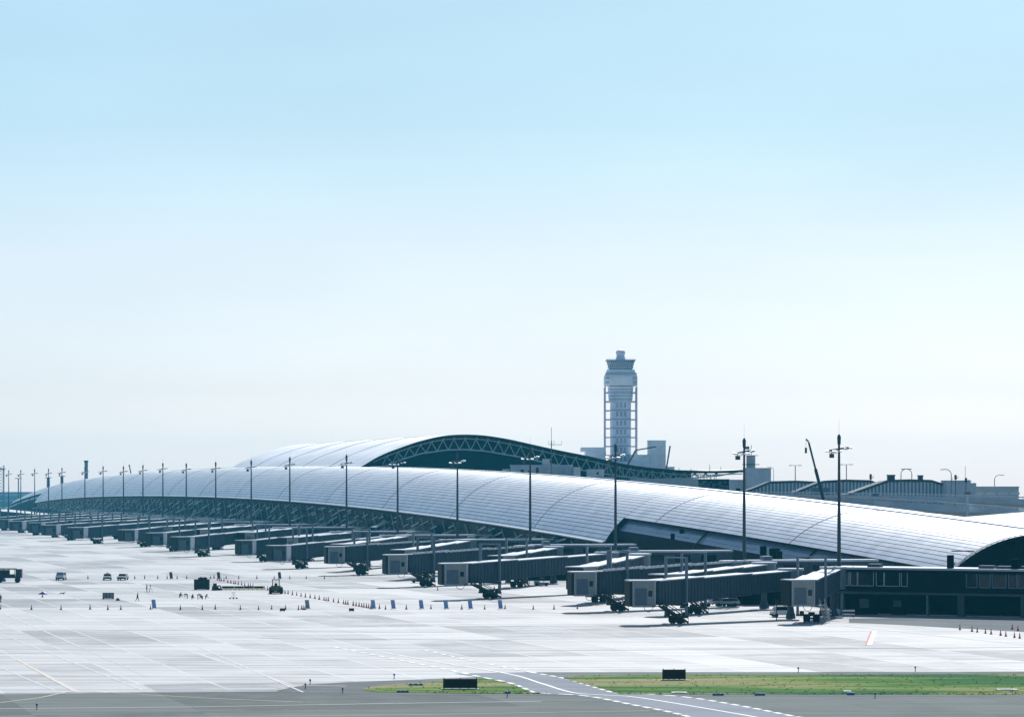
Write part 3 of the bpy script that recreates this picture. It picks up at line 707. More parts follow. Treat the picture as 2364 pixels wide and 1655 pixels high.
def radar(px,py0,py1,Y,label):
    r=empty('radar_unit',label,'radar',(PX(px,Y),Y,0)); b=MB(); b.bar((0,0,0),(0,0,PZ(py1,Y)),.2,.2); b.build('pole',M['steel'],r)
    b=MB(); b.box(-.38,.38,-.25,.25,PZ(py1,Y)-.4,PZ(py0,Y)); b.bar((.7,0,PZ(py1,Y)),(.9,0,PZ(py0+4,Y)),.18,.18); b.bar((-.0,0,PZ(py1,Y)),(.8,0,PZ(py1,Y)+.1),.12,.12); b.build('head',M['steel'],r)
radar(2010,1094,1104,1080,'small dark sensor head on a post above the middle glazed hall')
radar(2206,1096,1104,1048,'small round sensor on a post above the flat grey block')
radar(2230,1103,1111,1048,'short stubby sensor on the right end of the flat grey block')

def street_lamp(px,ptop,Y,kind,label,h0=0):
    r=empty('street_lamp',label,'street lamp',(PX(px,Y),Y,0),0,'street lamps along the landside viaduct'); zt=PZ(ptop,Y)
    b=MB()
    if kind=='T':
        b.tube((0,0,h0),(0,0,zt),.22,.13,8); b.build('pole',M['steel_l'],r)
        b=MB(); b.bar((-1.45,0,zt+.1),(1.45,0,zt+.1),.12,.12); b.build('arm',M['steel_l'],r)
        for q in (-1,1): b=MB(); b.box(q*1.6-.45,q*1.6+.45,-.2,.2,zt,zt+.22); b.build('lamp_head',M['steel_l'],r)
    else:
        b.tube((0,0,h0),(0,0,zt-1.6),.16,.13,8); prev=(0,0,zt-1.6)
        for i in range(1,9):
            t=i/8*PI*.62; p=(kind*(1-math.cos(t))*1.9,0,zt-1.6+math.sin(t)*1.6); b.tube(prev,p,.12,.12,6,False); prev=p
        b.build('pole',M['steel_l'],r)
        b=MB(); b.box(prev[0]-.1 if kind>0 else prev[0]-.8,prev[0]+.8 if kind>0 else prev[0]+.1,-.2,.2,prev[2]-.1,prev[2]+.12); b.build('lamp_head',M['steel_l'],r)
street_lamp(1836,1075,1050,'T','twin-armed street lamp above the leftmost glazed hall')
street_lamp(1954,1073,1010,'T','twin-armed street lamp just right of the nearest-but-one floodlight mast')
street_lamp(2080,1082,1010,1,'curved street lamp, left one of the facing pair')
street_lamp(2105,1082,1010,-1,'curved street lamp, right one of the facing pair')
street_lamp(2196,1083,1000,-1,'single curved street lamp hooking left above the flat grey block')
street_lamp(2296,1096,1150,1,'thin pale street lamp above the long low shed')
street_lamp(1786,1078,1700,-1,'very faint thin lamp post right of the annex turret')

# viaduct: two curved decks
def deck(name,label,upper,lower,Yf,width,m,posts=(),rail=True):
    """deck whose near face follows the given edge in plan; pts are (px, py_top, py_bottom, Y)"""
    r=empty(name,label,'viaduct'); n=60
    A=np.array(upper,float); t=np.linspace(0,len(A)-1,n); idx=np.arange(len(A))
    sm=[np.interp(t,idx,A[:,c]) for c in range(4)]
    for c in range(4):
        q=sm[c].copy()
        for _ in range(3): q[1:-1]=(q[:-2]+2*q[1:-1]+q[2:])/4
        sm[c]=q
    f=[(PX(a,Y),Y,PZ(b_,Y),PZ(c_,Y)) for a,b_,c_,Y in zip(*sm)]
    b=MB(); 
    b.grid([[(x,y,zt) for x,y,zt,zb in f],[(x,y,zb+ (zt-zb)*.35) for x,y,zt,zb in f],[(x+1,y+2.2,zb) for x,y,zt,zb in f],[(x+3,y+width,zb) for x,y,zt,zb in f],[(x+3,y+width,zt-.4) for x,y,zt,zb in f],[(x+.4,y+.4,zt-.4) for x,y,zt,zb in f],[(x,y+.4,zt) for x,y,zt,zb in f],[(x,y,zt) for x,y,zt,zb in f]])
    b.build('deck',m,r,fix=False)
    if rail:
        b=MB()
        for (x,y,zt,zb),(x2,y2,zt2,zb2) in zip(f,f[1:]): b.bar((x,y+.2,zt+.55),(x2,y2+.2,zt2+.55),.18,.3); b.bar((x,y+.2,zt),(x,y+.2,zt+.55),.12,.12)
        b.build('railing',M['white'],r)  # white colour stands in for the sunlit top edge of the parapet
    for i in posts:
        x,y,zt,zb=f[i]; b=MB(); b.box(x+2,x+4,y+3,y+5,0,zb+.05); b.build('pier',m,r)
deck('viaduct','long grey concrete road viaduct sweeping down to the right behind the wing roof',
     [(1690,1147,1152,900),(1760,1147,1158,890),(1850,1149,1168,880),(1950,1152,1180,868),(2040,1156,1190,855),(2150,1162,1190,840),(2260,1170,1190,825),(2364,1179,1195,812),(2480,1190,1206,800)],None,0,9,M['viaduct'],posts=(8,22,36,50))
deck('viaduct','farther thin concrete road viaduct above and behind the nearer one',
     [(1680,1140,1143,1010),(1800,1140,1146,1000),(1950,1142,1152,990),(2100,1144,1158,975),(2250,1148,1166,960),(2400,1153,1174,945)],None,0,9,M['concwall'],posts=(10,30,48))
def vpost(px,p0,p1,Y,label):
    r=empty('gantry_post',label,'post',(PX(px,Y),Y,0)); b=MB(); b.box(-.28,.28,-.3,.3,0,PZ(p0,Y)); b.build('column',M['viaduct'],r)
    b=MB(); b.box(-.8,.8,-.35,.35,PZ(p0,Y)-.8,PZ(p0,Y)-.1); b.build('head',M['steel_l'],r)
vpost(2021,1138,1152,852,'dark forked gantry post on the viaduct left of its middle')
vpost(2233,1134,1168,826,'dark gantry post on the viaduct below the flat grey block')

# ---------------------------------------------------------------- far left
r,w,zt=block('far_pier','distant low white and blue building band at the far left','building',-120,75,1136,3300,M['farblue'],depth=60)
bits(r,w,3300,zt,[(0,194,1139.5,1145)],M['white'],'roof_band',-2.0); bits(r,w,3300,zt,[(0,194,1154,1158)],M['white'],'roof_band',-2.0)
r=empty('lattice_tower','faint lattice tower with dish at the extreme left edge','tower',(PX(3,2700),2700,0)); b=MB()
for x in (-2,2):
    for y in (-2,2): b.bar((x,y,0),(x,y,PZ(1084,2700)),.5,.5)
for i in range(14):
    z=2+i*2.6
    b.bar((-2,-2,z),(2,-2,z+2.6),.25,.25); b.bar((2,-2,z),(-2,-2,z+2.6),.25,.25)
b.build('frame',M['steel_l'],r); b=MB(); b.box(-3,3,-3,3,PZ(1084,2700),PZ(1081,2700)); b.bar((2.2,0,PZ(1081,2700)),(2.2,0,PZ(1074,2700)),.7,.7); b.build('platform',M['steel_l'],r)
for px,pt,wd,Y,lb in ((199,1067,1.7,2700,'tall slim chimney-like column behind the far mast'),(111.5,1103,1.5,2650,'second slim distant column, left of the tall one'),(143,1100,1.4,2600,'third slim distant column with a small crosshead'),(42.5,1105,.5,2500,'thin distant pole with a round head at far left')):
    r=empty('distant_column',lb,'column',(PX(px,Y),Y,0)); b=MB(); b.tube((0,0,0),(0,0,PZ(pt,Y)),wd,wd*.85,10); b.build('shaft',M['steel_l'],r)
    b=MB(); 
    if wd>1.6: b.lathe([(wd*.9,PZ(pt,Y)),(wd*1.15,PZ(pt,Y)+.6),(wd*1.0,PZ(pt,Y)+1.6)],n=10)
    else: b.box(-2.6,2.6,-.5,.5,PZ(pt,Y),PZ(pt-1.6,Y))
    b.build('head',M['steel'],r)

# ---------------------------------------------------------------- floodlight masts
def make_mast():
    r=empty('floodlight_mast','x','floodlight mast'); 
    b=MB(); b.tube((0,0,0),(0,0,11),.42,.36,12,False); b.tube((0,0,11),(0,0,22),.36,.28,12,False); b.tube((0,0,22),(0,0,31),.28,.20,12); b.build('pole',M['mast'],r,smooth=True)
    b=MB(); b.lathe([(.9,0),(.9,.5),(.6,.9)],n=12); b.build('base',M['concwall'],r)
    b=MB(); b.tube((0,0,31),(0,0,32.4),.30,.36,10); b.tube((0,0,32.4),(0,0,32.9),.36,.1,10); b.build('hoist_cap',M['mast'],r)
    b=MB(); b.tube((0,0,32.9),(0,0,35.6),.022,.012,5); b.build('lightning_rod',M['steel_l'],r)
    b=MB(); 
    for a,bb in (((-1.8,-.9,29.9),(1.7,.9,30.5)),((-1.6,1.0,29.9),(1.9,-.6,30.4))): b.bar(a,bb,.16,.22)
    b.bar((-.9,-1.2,29.9),(-.9,1.2,29.9),.14,.14); b.bar((1.2,-1.2,30.1),(1.2,1.2,30.1),.14,.14); b.build('crossarm',M['mast'],r)
    for x,y,z in ((-2.0,-.9,29.75),(-1.7,1.2,29.8),(-.7,-1.5,29.7),(.35,-1.5,29.75),(1.4,-.4,30.2),(2.0,.5,30.35)):
        b=MB(); c=[(x-.38,y-.36,z-.16),(x+.38,y-.36,z-.16),(x+.38,y+.36,z-.02),(x-.38,y+.36,z-.02)]
        b.hexa(c+[(p[0]*1,p[1],p[2]+.24) for p in c]); b.build('lamp_head',M['lamp'],r)
    b=MB(); b.box(-1.75,-.95,-.4,.4,28.55,29.3); b.bar((-1.35,0,29.2),(-1.35,0,29.95),.1,.1); b.bar((-1.9,0,29.4),(-.3,0,29.4),.1,.1); b.build('hoist_box',M['mast'],r)
    freeze(r); return r
mast0=make_mast()
MPX=[1937,1718,1421,1224,1056,918,800,669,580,498,430,376,330,285,238,196,143,112,80,48,20]
MP=[]
def onpole(px):
    Y=F*212.9/(px+726.0); return ((px-CX)/F*Y, Y)
for i,px in enumerate(MPX):
    o=mast0 if i==0 else copy_tree(mast0); x,y=onpole(px); o.location=(x,y,0); MP.append((x,y))
    o.rotation_euler=(0,0,random.uniform(-.25,.25))
    sc_=random.uniform(.985,1.015); o.scale=(1,1,sc_)
    lab=('nearest and rightmost floodlight mast, beside the dark gallery' if i==0 else
         'last floodlight mast of the row, at the far left end' if i==len(MPX)-1 else
         f'slim floodlight mast, {ORD[i]} from the right in the row along the terminal')
    tag(o,lab,'floodlight mast','row of floodlight masts along the terminal')

# ---------------------------------------------------------------- fixed walkways and jet bridges
def make_fixed(L=24.0):
    r=empty('fixed_walkway','x','walkway'); b=MB()      # local +X landward
    b.box(-3,L,-1.6,1.6,5.0,8.45)
    x=-2.6
    while x<L-.5: b.box(x,x+.12,-1.68,-1.6,5.1,8.3); x+=1.5
    b.build('wall',M['bridge'],r)
    b=MB(); b.box(-3.3,L,-1.95,1.95,8.46,8.85); b.build('roof',M['bridgeroof'],r)
    b=MB(); b.box(-3.1,L,-1.75,1.75,4.6,5.0); b.build('floor_beam',M['steel'],r)
    for x in (2,14): b=MB(); b.tube((x,0,0),(x,0,4.6),.5,.5,12); b.build('column',M['steel_l'],r)
    for q in range(3): b=MB(); b.box(4+q*6.2,7.6+q*6.2,-1.72,-1.62,6.2,7.8); b.build('window',M['glass'],r)
    b=MB(); b.box(0,1.8,-1.2,1.2,8.86,9.6); b.build('air_conditioner',M['steel_l'],r)
    freeze(r); return r

def sl(L,x,z0,z1): return z0+(z1-z0)*x/L
def make_bridge(L, cab_turn, dots, far=False):
    """local: rotunda at the origin, tunnel runs along +X down to the cab"""
    r=empty('jet_bridge','x','jet bridge')
    RT,CT=8.55,(6.15 if far else 7.05); RF,CF=5.05,(2.75 if far else 3.55)
    zt=lambda x: RT+(CT-RT)*x/L; zf=lambda x: RF+(CF-RF)*x/L
    b=MB(); b.lathe([(.95,0),(.95,.3),(.55,1.6),(.55,4.3),(1.3,4.9)],n=16); b.build('column',M['steel'],r)
    b=MB(); b.lathe([(2.3,4.9),(2.3,8.6)],n=20); b.build('rotunda',M['steel_l'],r); b=MB(); b.lathe([(2.5,8.6),(2.5,8.95)],n=20); b.build('rotunda_roof',M['bridgeroof'],r)
    def tun(x0,x1,w,ext,name):
        b=MB(); a,c=zf(x0)-ext,zf(x1)-ext; A,C=zt(x0)+ext,zt(x1)+ext
        b.hexa([(x0,-w,a),(x1,-w,c),(x1,w,c),(x0,w,a),(x0,-w,A),(x1,-w,C),(x1,w,C),(x0,w,A)])
        x=x0+.3
        while x<x1-.3:
            for s in (-1,1):
                y0,y1=(w-.01,w+.13) if s>0 else (-w-.13,-w+.01); za,zb_=zf(x)-ext,zt(x)+ext
                b.box(x,x+.34,y0,y1,za+.12,zb_-.1)
            x+=.95
        for s in (-1,1):    # longitudinal rails
            y=s*(w+.09); b.bar((x0,y,a+.12),(x1,y,c+.12),.2,.3); b.bar((x0,y,A-.1),(x1,y,C-.1),.16,.2)
        t=b.build(name,M['bridge'],r)
        b=MB(); b.hexa([(x0-.1,-w-.28,A+.02),(x1+.1,-w-.28,C+.02),(x1+.1,w+.28,C+.02),(x0-.1,w+.28,A+.02),(x0-.1,-w-.28,A+.2),(x1+.1,-w-.28,C+.2),(x1+.1,w+.28,C+.2),(x0-.1,w+.28,A+.2)])
        b.build('roof_sheet',M['bridge'] if dots else (M['roofdull'] if far else M['bridgeroof']),t)
        if dots:
            b=MB(); x=x0+.4
            while x<x1-.6: b.box(x,x+.75,w-.05,w+.5,zt(x)+ext+.2,zt(x)+ext+.62); x+=1.35
            b.build('roof_bracket',M['white'],t)
    tun(1.9,L*.36,1.45,-.10,'inner_tunnel'); tun(L*.33,L*.70,1.6,.08,'middle_tunnel'); tun(L*.67,L-1.4,1.78,.26,'outer_tunnel')
    # cab
    b=MB(); dr_,o_=((2.05,0) if far else (1.62,-1.4)); b.lathe([(dr_,CF-.35),(dr_,CT+.25)],(L-.1,0,0),n=20); b.build('drum',M['bellows'],r,smooth=False)
    b=MB(); b.lathe([(dr_+.15,CT+.25),(dr_+.15,CT+.5)],(L-.1,0,0),n=20); b.build('drum_roof',M['bridgeroof'],r)
    ca,sa=math.cos(cab_turn),math.sin(cab_turn)
    def C(x,y,z): x+=o_; return (L+x*ca-y*sa, x*sa+y*ca, z)
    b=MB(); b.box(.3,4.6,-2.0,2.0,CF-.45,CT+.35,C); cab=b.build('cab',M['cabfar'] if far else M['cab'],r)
    b=MB(); b.box(.1,5.0,-2.25,2.25,CT+.36,CT+.58,C); b.build('roof',M['bridgeroof'],cab)
    b=MB()
    for s in (-1,1):
        for x in (.35,4.35): b.box(x,x+.22,s*2.0-.10,s*2.0+.10,CF-.5,CT+.34,C)
        b.box(.35,4.6,s*2.0-.09,s*2.0+.09,CF-.52,CF-.28,C)
    b.build('frame',M['steel_l'] if far else M['frame'],cab)
    for s in (-1,1):
        y0,y1=(2.0,2.05) if s>0 else (-2.05,-2.0)
        b=MB(); b.box(1.9,4.1,y0,y1,CF-.15,CF+2.7,C); b.build('shutter',M['shutter'],cab)
        b=MB(); b.box(.9,1.6,y0,y1,CF+1.3,CF+2.3,C); b.build('window',M['glass'],cab)
    b=MB(); b.box(4.61,5.1,-1.9,1.9,CF-.4,CT+.3,C); b.build('canopy_bellows',M['rubber'],cab)
    # lift posts, undercarriage
    xw=L-8.5
    for s in (-1,1):
        b=MB(); b.bar((xw,s*2.45,1.1),(xw,s*2.45,11.2),.42,.42); b.bar((xw+.25,s*2.45,7.0),(xw+.25,s*2.45,11.0),.10,.14); b.build('lift_post',M['steel_l'],r)
    b=MB(); b.bar((xw,-2.7,11.3),(xw,2.7,11.3),.22,.26); b.build('crossbar',M['steel_l'],r)
    b=MB(); b.bar((xw,-2.7,zf(xw)-.55),(xw,2.7,zf(xw)-.55),.5,.45); b.build('carrier_beam',M['truck'],r)
    b=MB(); b.box(xw-.3,xw+.3,-2.7,2.7,1.0,1.35); b.box(xw-.6,xw+.6,-.5,.5,1.0,1.7); b.box(xw-.8,xw-.2,1.3,2.1,1.35,2.0); b.box(xw+.2,xw+.8,-2.0,-1.3,1.3,1.9)
    b.bar((xw,1.4,1.4),(xw+1.5,2.4,2.6),.14,.14); b.tube((xw,-.9,.62),(xw,.9,.62),.16,.16,8)
    u=b.build('undercarriage',M['truck'],r)
    for y in (-1.15,-.55,.55,1.15):
        b=MB(); b.lathe([(.3,-.25),(.60,-.25),(.66,-.12),(.66,.12),(.60,.25),(.3,.25)],n=18); o=b.build('wheel',M['rubber'],u,smooth=False); o.rotation_euler=(PI/2,0,0); o.location=(xw,y,.66)
    # service stair from the drum down to the ground
    b=MB(); x0,x1=L-.6,L-8.0; y=2.85
    for q in (y-.45,y+.45):
        b.bar((x0,q,CF-.3),(x1,q,.25),.14,.34)
        b.bar((x0,q,CF+.75),(x1,q,1.35),.09,.09); b.bar((x0,q,CF+.3),(x1,q,.85),.04,.04)
        for i in range(6): f=i/5; X=x0+(x1-x0)*f; Z=CF-.3+(.55-CF)*f; b.bar((X,q,Z),(X,q,Z+1.1),.05,.05)
    for i in range(13): f=i/12; X=x0+(x1-x0)*f; Z=CF-.3+(.55-CF)*f; b.box(X-.14,X+.14,y-.45,y+.45,Z,Z+.05)
    b.box(L-.9,L+.8,2.0,3.3,CF-.4,CF-.3)
    b.build('stair',M['frame'] if cab_turn<-1 else M['truck'],r)
    # cable loop hanging below the cab
    b=MB(); prev=None
    for i in range(9):
        t=i/8*PI; p=C(1.5+.8*math.cos(t),1.6,CF-.45-.9*math.sin(t))
        if prev: b.tube(prev,p,.05,.05,5,False)
        prev=p
    b.build('cable_loop',M['rubber'],r)
    freeze(r); return r

GAT=[1718,1421,1224,1056,918,800,669,580,498,430,376,330,285,238,196,143]
fx0=make_fixed()
for i,px in enumerate(GAT):
    x,y=onpole(px); o=fx0 if i==0 else copy_tree(fx0)
    o.location=(x+3.0,y-7.0,0); o.rotation_euler=(0,0,math.atan2(N[1],N[0]))
    tag(o,f'pale-roofed fixed walkway to the terminal beside the {ORD[i+1]} floodlight mast from the right','walkway','fixed walkways between the rotundas and the wing')

outA=make_bridge(43.0, -.62, False); outB=make_bridge(43.0,-.62, True); outC=make_bridge(58.0,-.5,False,True); inn=make_bridge(37.0, -.35, False)
innB=make_bridge(37.0,-1.05,False)
used=set()
def place(proto, cabx, caby, rot, label, group):
    o=proto if proto.name not in used else copy_tree(proto); used.add(proto.name)
    L=58.0 if proto is outC else (43.0 if proto in (outA,outB) else 37.0)
    dx,dy=cabx-rot[0],caby-rot[1]; dist=math.hypot(dx,dy)
    o.location=(rot[0],rot[1],0); o.rotation_euler=(0,0,math.atan2(dy,dx)); o.scale=(dist/L,1,1)
    tag(o,label,'jet bridge',group); return o
def pin(px,Y): return ((px-CX)/F*Y, Y)
GO='jet bridges reaching out over the apron'; 
def rotunda(px,dy,dx): x,y=onpole(px); return (x+dx,y+dy)
# (cab px, cab Y, rotunda, proto)
place(outA,*pin(1493,548),(49.6,573),'nearest jet bridge with grey cab and window, stairs down to the apron',GO)
place(innB,*pin(1858,552),(58.2,583.5),'jet bridge facing the camera beside the dark gallery, cab on a dark undercarriage',GO)
place(outB,*pin(1358,602),(43,631),'jet bridge with white dashes along its roof behind the nearest one',GO)
place(inn,*pin(1550,586),(48.5,619),'jet bridge half hidden behind the nearest one, only its pale roof line clear',GO)
place(outA,*pin(1060,666),(21,712),'jet bridge with a square grey cab, third of those ending in clear grey cabs',GO)
place(inn,*pin(1352,640),(27.5,694),'foreshortened jet bridge with broad pale sloping roof left of the dashed one',GO)
place(outB,*pin(924,746),(3,784),'fourth jet bridge from the nearest, white dashes along its roof',GO)
place(inn,*pin(1166,738),(10,776),'short jet bridge tucked behind the fourth one, thin pale roof line',GO)
rows=[(1056,782,842,outB,942,806),(918,656,905,outC,800,880),(800,578,988,outC,672,988),(669,434,1053,outC,572,1085),(580,372,1136,outC,470,1160),(498,306,1214,outC,385,1240),
      (430,190,1277,outC,300,1318),(376,128,1354,outC,235,1385),(330,94,1430,outC,180,1446),(285,50,1490,outC,140,1512),(238,18,1562,outC,95,1588),(196,-20,1640,outC,60,1662)]
for i,(gp,cp,cy,pr,cp2,cy2) in enumerate(rows):
    n=ORD[i+4]
    rt=rotunda(gp,-16,-2.5)
    place(pr,*pin(cp,cy),rt,f'outer jet bridge of the {ORD[i+4]} gate from the right, pale drum at its cab',GO)
    place(inn,*pin(cp2,cy2),rotunda(gp,-13,3.0),f'inner shorter jet bridge of the {ORD[i+4]} gate from the right',GO)

# gate buildings under the walkways
def gate_house(px,label,dy,dx,l,wd,h):
    x,y=onpole(px); r=empty('gate_house',label,'building',(x+dx,y+dy,0),math.atan2(N[1],N[0]),'dark ground-level rooms under the fixed walkways')
    b=MB(); b.box(-wd/2,wd/2,-l/2,l/2,0,h); b.build('wall',M['darkwall'],r)
    b=MB(); b.box(-wd/2-.2,wd/2+.2,-l/2-.2,l/2+.2,h,h+.2); b.build('roof',M['concwall'],r)
    for q in range(2): b=MB(); b.box(-wd/2+1.2+q*4,-wd/2+3.4+q*4,-l/2-.05,-l/2+.02,.02,2.7); b.build('door',M['black'],r)
    b=MB(); b.box(-wd/2+8.6,-wd/2+10.4,-l/2-.05,-l/2+.02,1.2,2.4); b.build('window',M['glass'],r)
for i,px in enumerate(GAT):
    gate_house(px,f'dark ground-level room under the fixed walkway of the {ORD[i]} gate from the right' ,-4,4.0,9,15,4.2)

# ---------------------------------------------------------------- dark gallery at the right
A=Vector((57.8,592.0,0)); B=Vector((96.0,571.0,0)); dv=(B-A); GL=dv.length; ga=math.atan2(dv.y,dv.x)
gal=empty('boarding_gallery','dark elevated boarding gallery with window strips on columns at the right edge','gallery',A,ga)
b=MB(); b.box(0,GL,0,9,4.3,8.35); b.build('wall',M['darkwall'],gal)
b=MB(); b.box(-.3,GL,-.35,9.3,8.35,8.72); b.build('roof',M['bridgeroof'],gal)
b=MB(); b.box(0.2,GL,.15,8.8,3.85,4.3); b.build('floor_slab',M['steel'],gal)
for x,wd in ((1.6,2.9),(4.9,1.2),(6.4,2.9),(10,1.3),(11.6,2.8),(14.9,1.0),(27.4,1.9),(29.9,1.9),(32.3,2.5),(35.4,1.4),(37.2,1.9)):
    b=MB(); b.box(x,x+wd,-.05,.03,5.45,7.7); b.build('window',M['glass'],gal); 
    wn=gal.children[-1]; 
    b=MB()
    for a,c in ((x-.14,x),(x+wd,x+wd+.14)): b.box(a,c,-.12,.02,5.3,7.8)
    b.box(x-.14,x+wd+.14,-.12,.02,5.28,5.42)
    b.build('window_frame',M['frame'] if x<20 else M['steel_l'],gal)
b=MB(); b.box(0,.25,-.1,9,4.3,8.3); b.build('corner_panel',M['shutter'],gal)
for x,m,wd in ((2.2,'steel_l',.55),(19.0,'steel_l',.35),(25.0,'steel',1.3),(37.0,'steel',.8)):
    b=MB(); b.box(x,x+wd,1.5,2.3,0,3.9); b.build('column',M[m],gal)
b=MB(); b.box(-3,GL+6,9.3,9.6,0,4.2); b.build('back_wall',M['black'],gal)
for q in ((3.5,8.5,4,4.2),(10.5,13.5,5.5,5.7)): b=MB(); b.box(*q,0,3.8); b.build('ground_wall',M['darkwall'],gal)
b=MB(); b.box(5.0,6.8,3.9,4.0,1.2,2.8); b.box(11,12.6,5.4,5.5,1.4,2.6); b.build('louvre',M['shutter'],gal)
for x,w_,h_ in ((7.5,2.4,.45),(23.0,0.7,2.2),(29,2.8,.4),(32.4,2.8,.35),(35.2,1.2,1.6),(37,2.6,.4),(39.5,2.8,.5)):
    b=MB(); b.box(x,x+w_,1.5,3.2,8.72,8.72+h_+.15); b.build('roof_unit',M['black'] if h_>1 else M['steel'],gal)
b=MB(); 
for x in (4.5,8,30,33): b.bar((x,2,8.7),(x,2,9.2),.1,.1)
b.build('vent_pipe',M['steel_l'],gal)
# ---------------------------------------------------------------- cones and sheet panels
def make_cone():
    b=MB(); b.mat=0; b.box(-.22,.22,-.22,.22,0,.05)
    b.lathe([(.17,.05),(.12,.36)],n=10); b.mat=1; b.lathe([(.122,.36),(.095,.52)],n=10); b.mat=0; b.lathe([(.094,.52),(.035,.88)],n=10)
    o=b.build('traffic_cone',[M['cone'],M['conewhite']]); return o
cone0=make_cone(); first=[True]
def cone(px,py,label,group):
    o=cone0 if first[0] else cone0.copy()
    if not first[0]: COL.objects.link(o)
    first[0]=False
    x,y=G(px,py); o.location=(x,y,.001); o.rotation_euler=(0,0,random.uniform(0,1.5)); s=random.uniform(.95,1.12); o.scale=(s,s,s)
    tag(o,label,'traffic cone',group)
FR=[1,72.6,141,208,249,279,347.6,416.5,467,497,555,597,627,659,689,696,700,704,876,890,938,995,1066,1119,1166,1231,1279,1333]
for i,p in enumerate(FR):
    cone(p,1406+(1 if i%3 else 0)-(p>860)*1,f'red cone in the front row, {ORD[i]} from the left','traffic cones in the front row')
D1=[(494,1334),(502,1339),(507,1340),(511,1341),(517,1341),(526,1345),(533,1346),(540,1347.5),(544,1348),(550,1349),(558,1350),(565,1352),(573,1353),(578,1353.5),(584,1354),(611,1360),(618,1362)]
for i,p in enumerate(D1): cone(*p,f'red cone in the crowded slanting line left of the loader, {ORD[i]} from the left','traffic cones slanting down to the loader')
D2=[(658,1370),(665,1370.5),(675,1373),(685,1374),(695,1376),(705,1378),(716,1379.5),(727,1381.5),(737,1383.5),(748,1385.5),(753,1386.5),(758,1387),(770,1389),(781,1391),(793,1393.5),(798,1394.5),(803,1395),(815.5,1397.5),(822,1398.5),(829,1399.5),(835,1400.5),(840,1401.5),(846,1402.5),(851,1403.5),(856,1404.5)]
for i,p in enumerate(D2): cone(*p,f'red cone in the slanting line right of the loader, {ORD[i]} from the loader','traffic cones slanting from the loader to the blue panels')
BK=[203,311,334,364,386,409,431,486,522,551,593,633,669,707,749]
for i,p in enumerate(BK): cone(p,1335.5,f'dark red cone in the back row, {ORD[i]} from the left','traffic cones in the back row')
cone(1010.5,1362,'lone cone between the two jet bridge undercarriages at mid frame','')
cone(98,1378,'lone small cone standing below the blue tarpaulin tent','')
RT=[(2216,1453.5),(2244,1457.5),(2256,1459),(2275,1461.5),(2288,1463.5),(2310,1466.5),(2322,1468.5),(2342,1471.5),(2354,1473),(2337,1452.5),(2350,1455.5)]
for i,p in enumerate(RT): cone(*p,(f'red cone in the right-hand line before the gallery, {ORD[i]} from the left' if i<9 else ('left' if i==9 else 'right')+' cone of the two standing behind the right-hand line'),'traffic cones in front of the dark gallery')
for o in COL.objects:
    if o.get('group')=='': del o['group']

def panel(px,py,h,w,m,label,group):
    x,y=G(px,py); r=empty('sheet_barrier',label,'barrier',(x,y,0),random.uniform(-.15,.15),group)
    b=MB(); b.hexa([(-w/2,-.03,.08),(w/2,-.03,.08),(w/2,.03,.08),(-w/2,.03,.08),(-w/2-.22,.0,h),(w/2-.22,.0,h),(w/2-.22,.06,h),(-w/2-.22,.06,h)]); b.build('sheet',m,r)
    b=MB(); 
    for s in (-1,1): b.bar((s*w*.5,-.4,.04),(s*w*.5,.5,.04),.07,.07); b.bar((s*w*.48-.03,.06,.04),(s*w*.48-.22,.09,h-.05),.05,.05)
    b.build('stand',M['steel'],r)
for i,px in enumerate([863,909,974,1031,1087,1156.5]): panel(px,1405,1.72,.75,M['blue'],f'upright blue sheet barrier, {ORD[i]} from the left in the row of six','blue sheet barriers in the front row')
panel(356.5,1404,1.72,.75,M['blue'],'lone upright blue sheet barrier in the left part of the front cone row',None)
panel(711,1405,1.72,.75,M['greysheet'],'upright grey sheet barrier beside the bunched cones',None)
for px,l in ((396,'dark green sheet barrier at the left of the back row'),(506,'dark green sheet barrier behind the big dark crate'),(646.5,'dark green sheet barrier behind the loader')):
    panel(px,1336,1.75,.72,M['green'],l,'dark green sheet barriers in the back row')

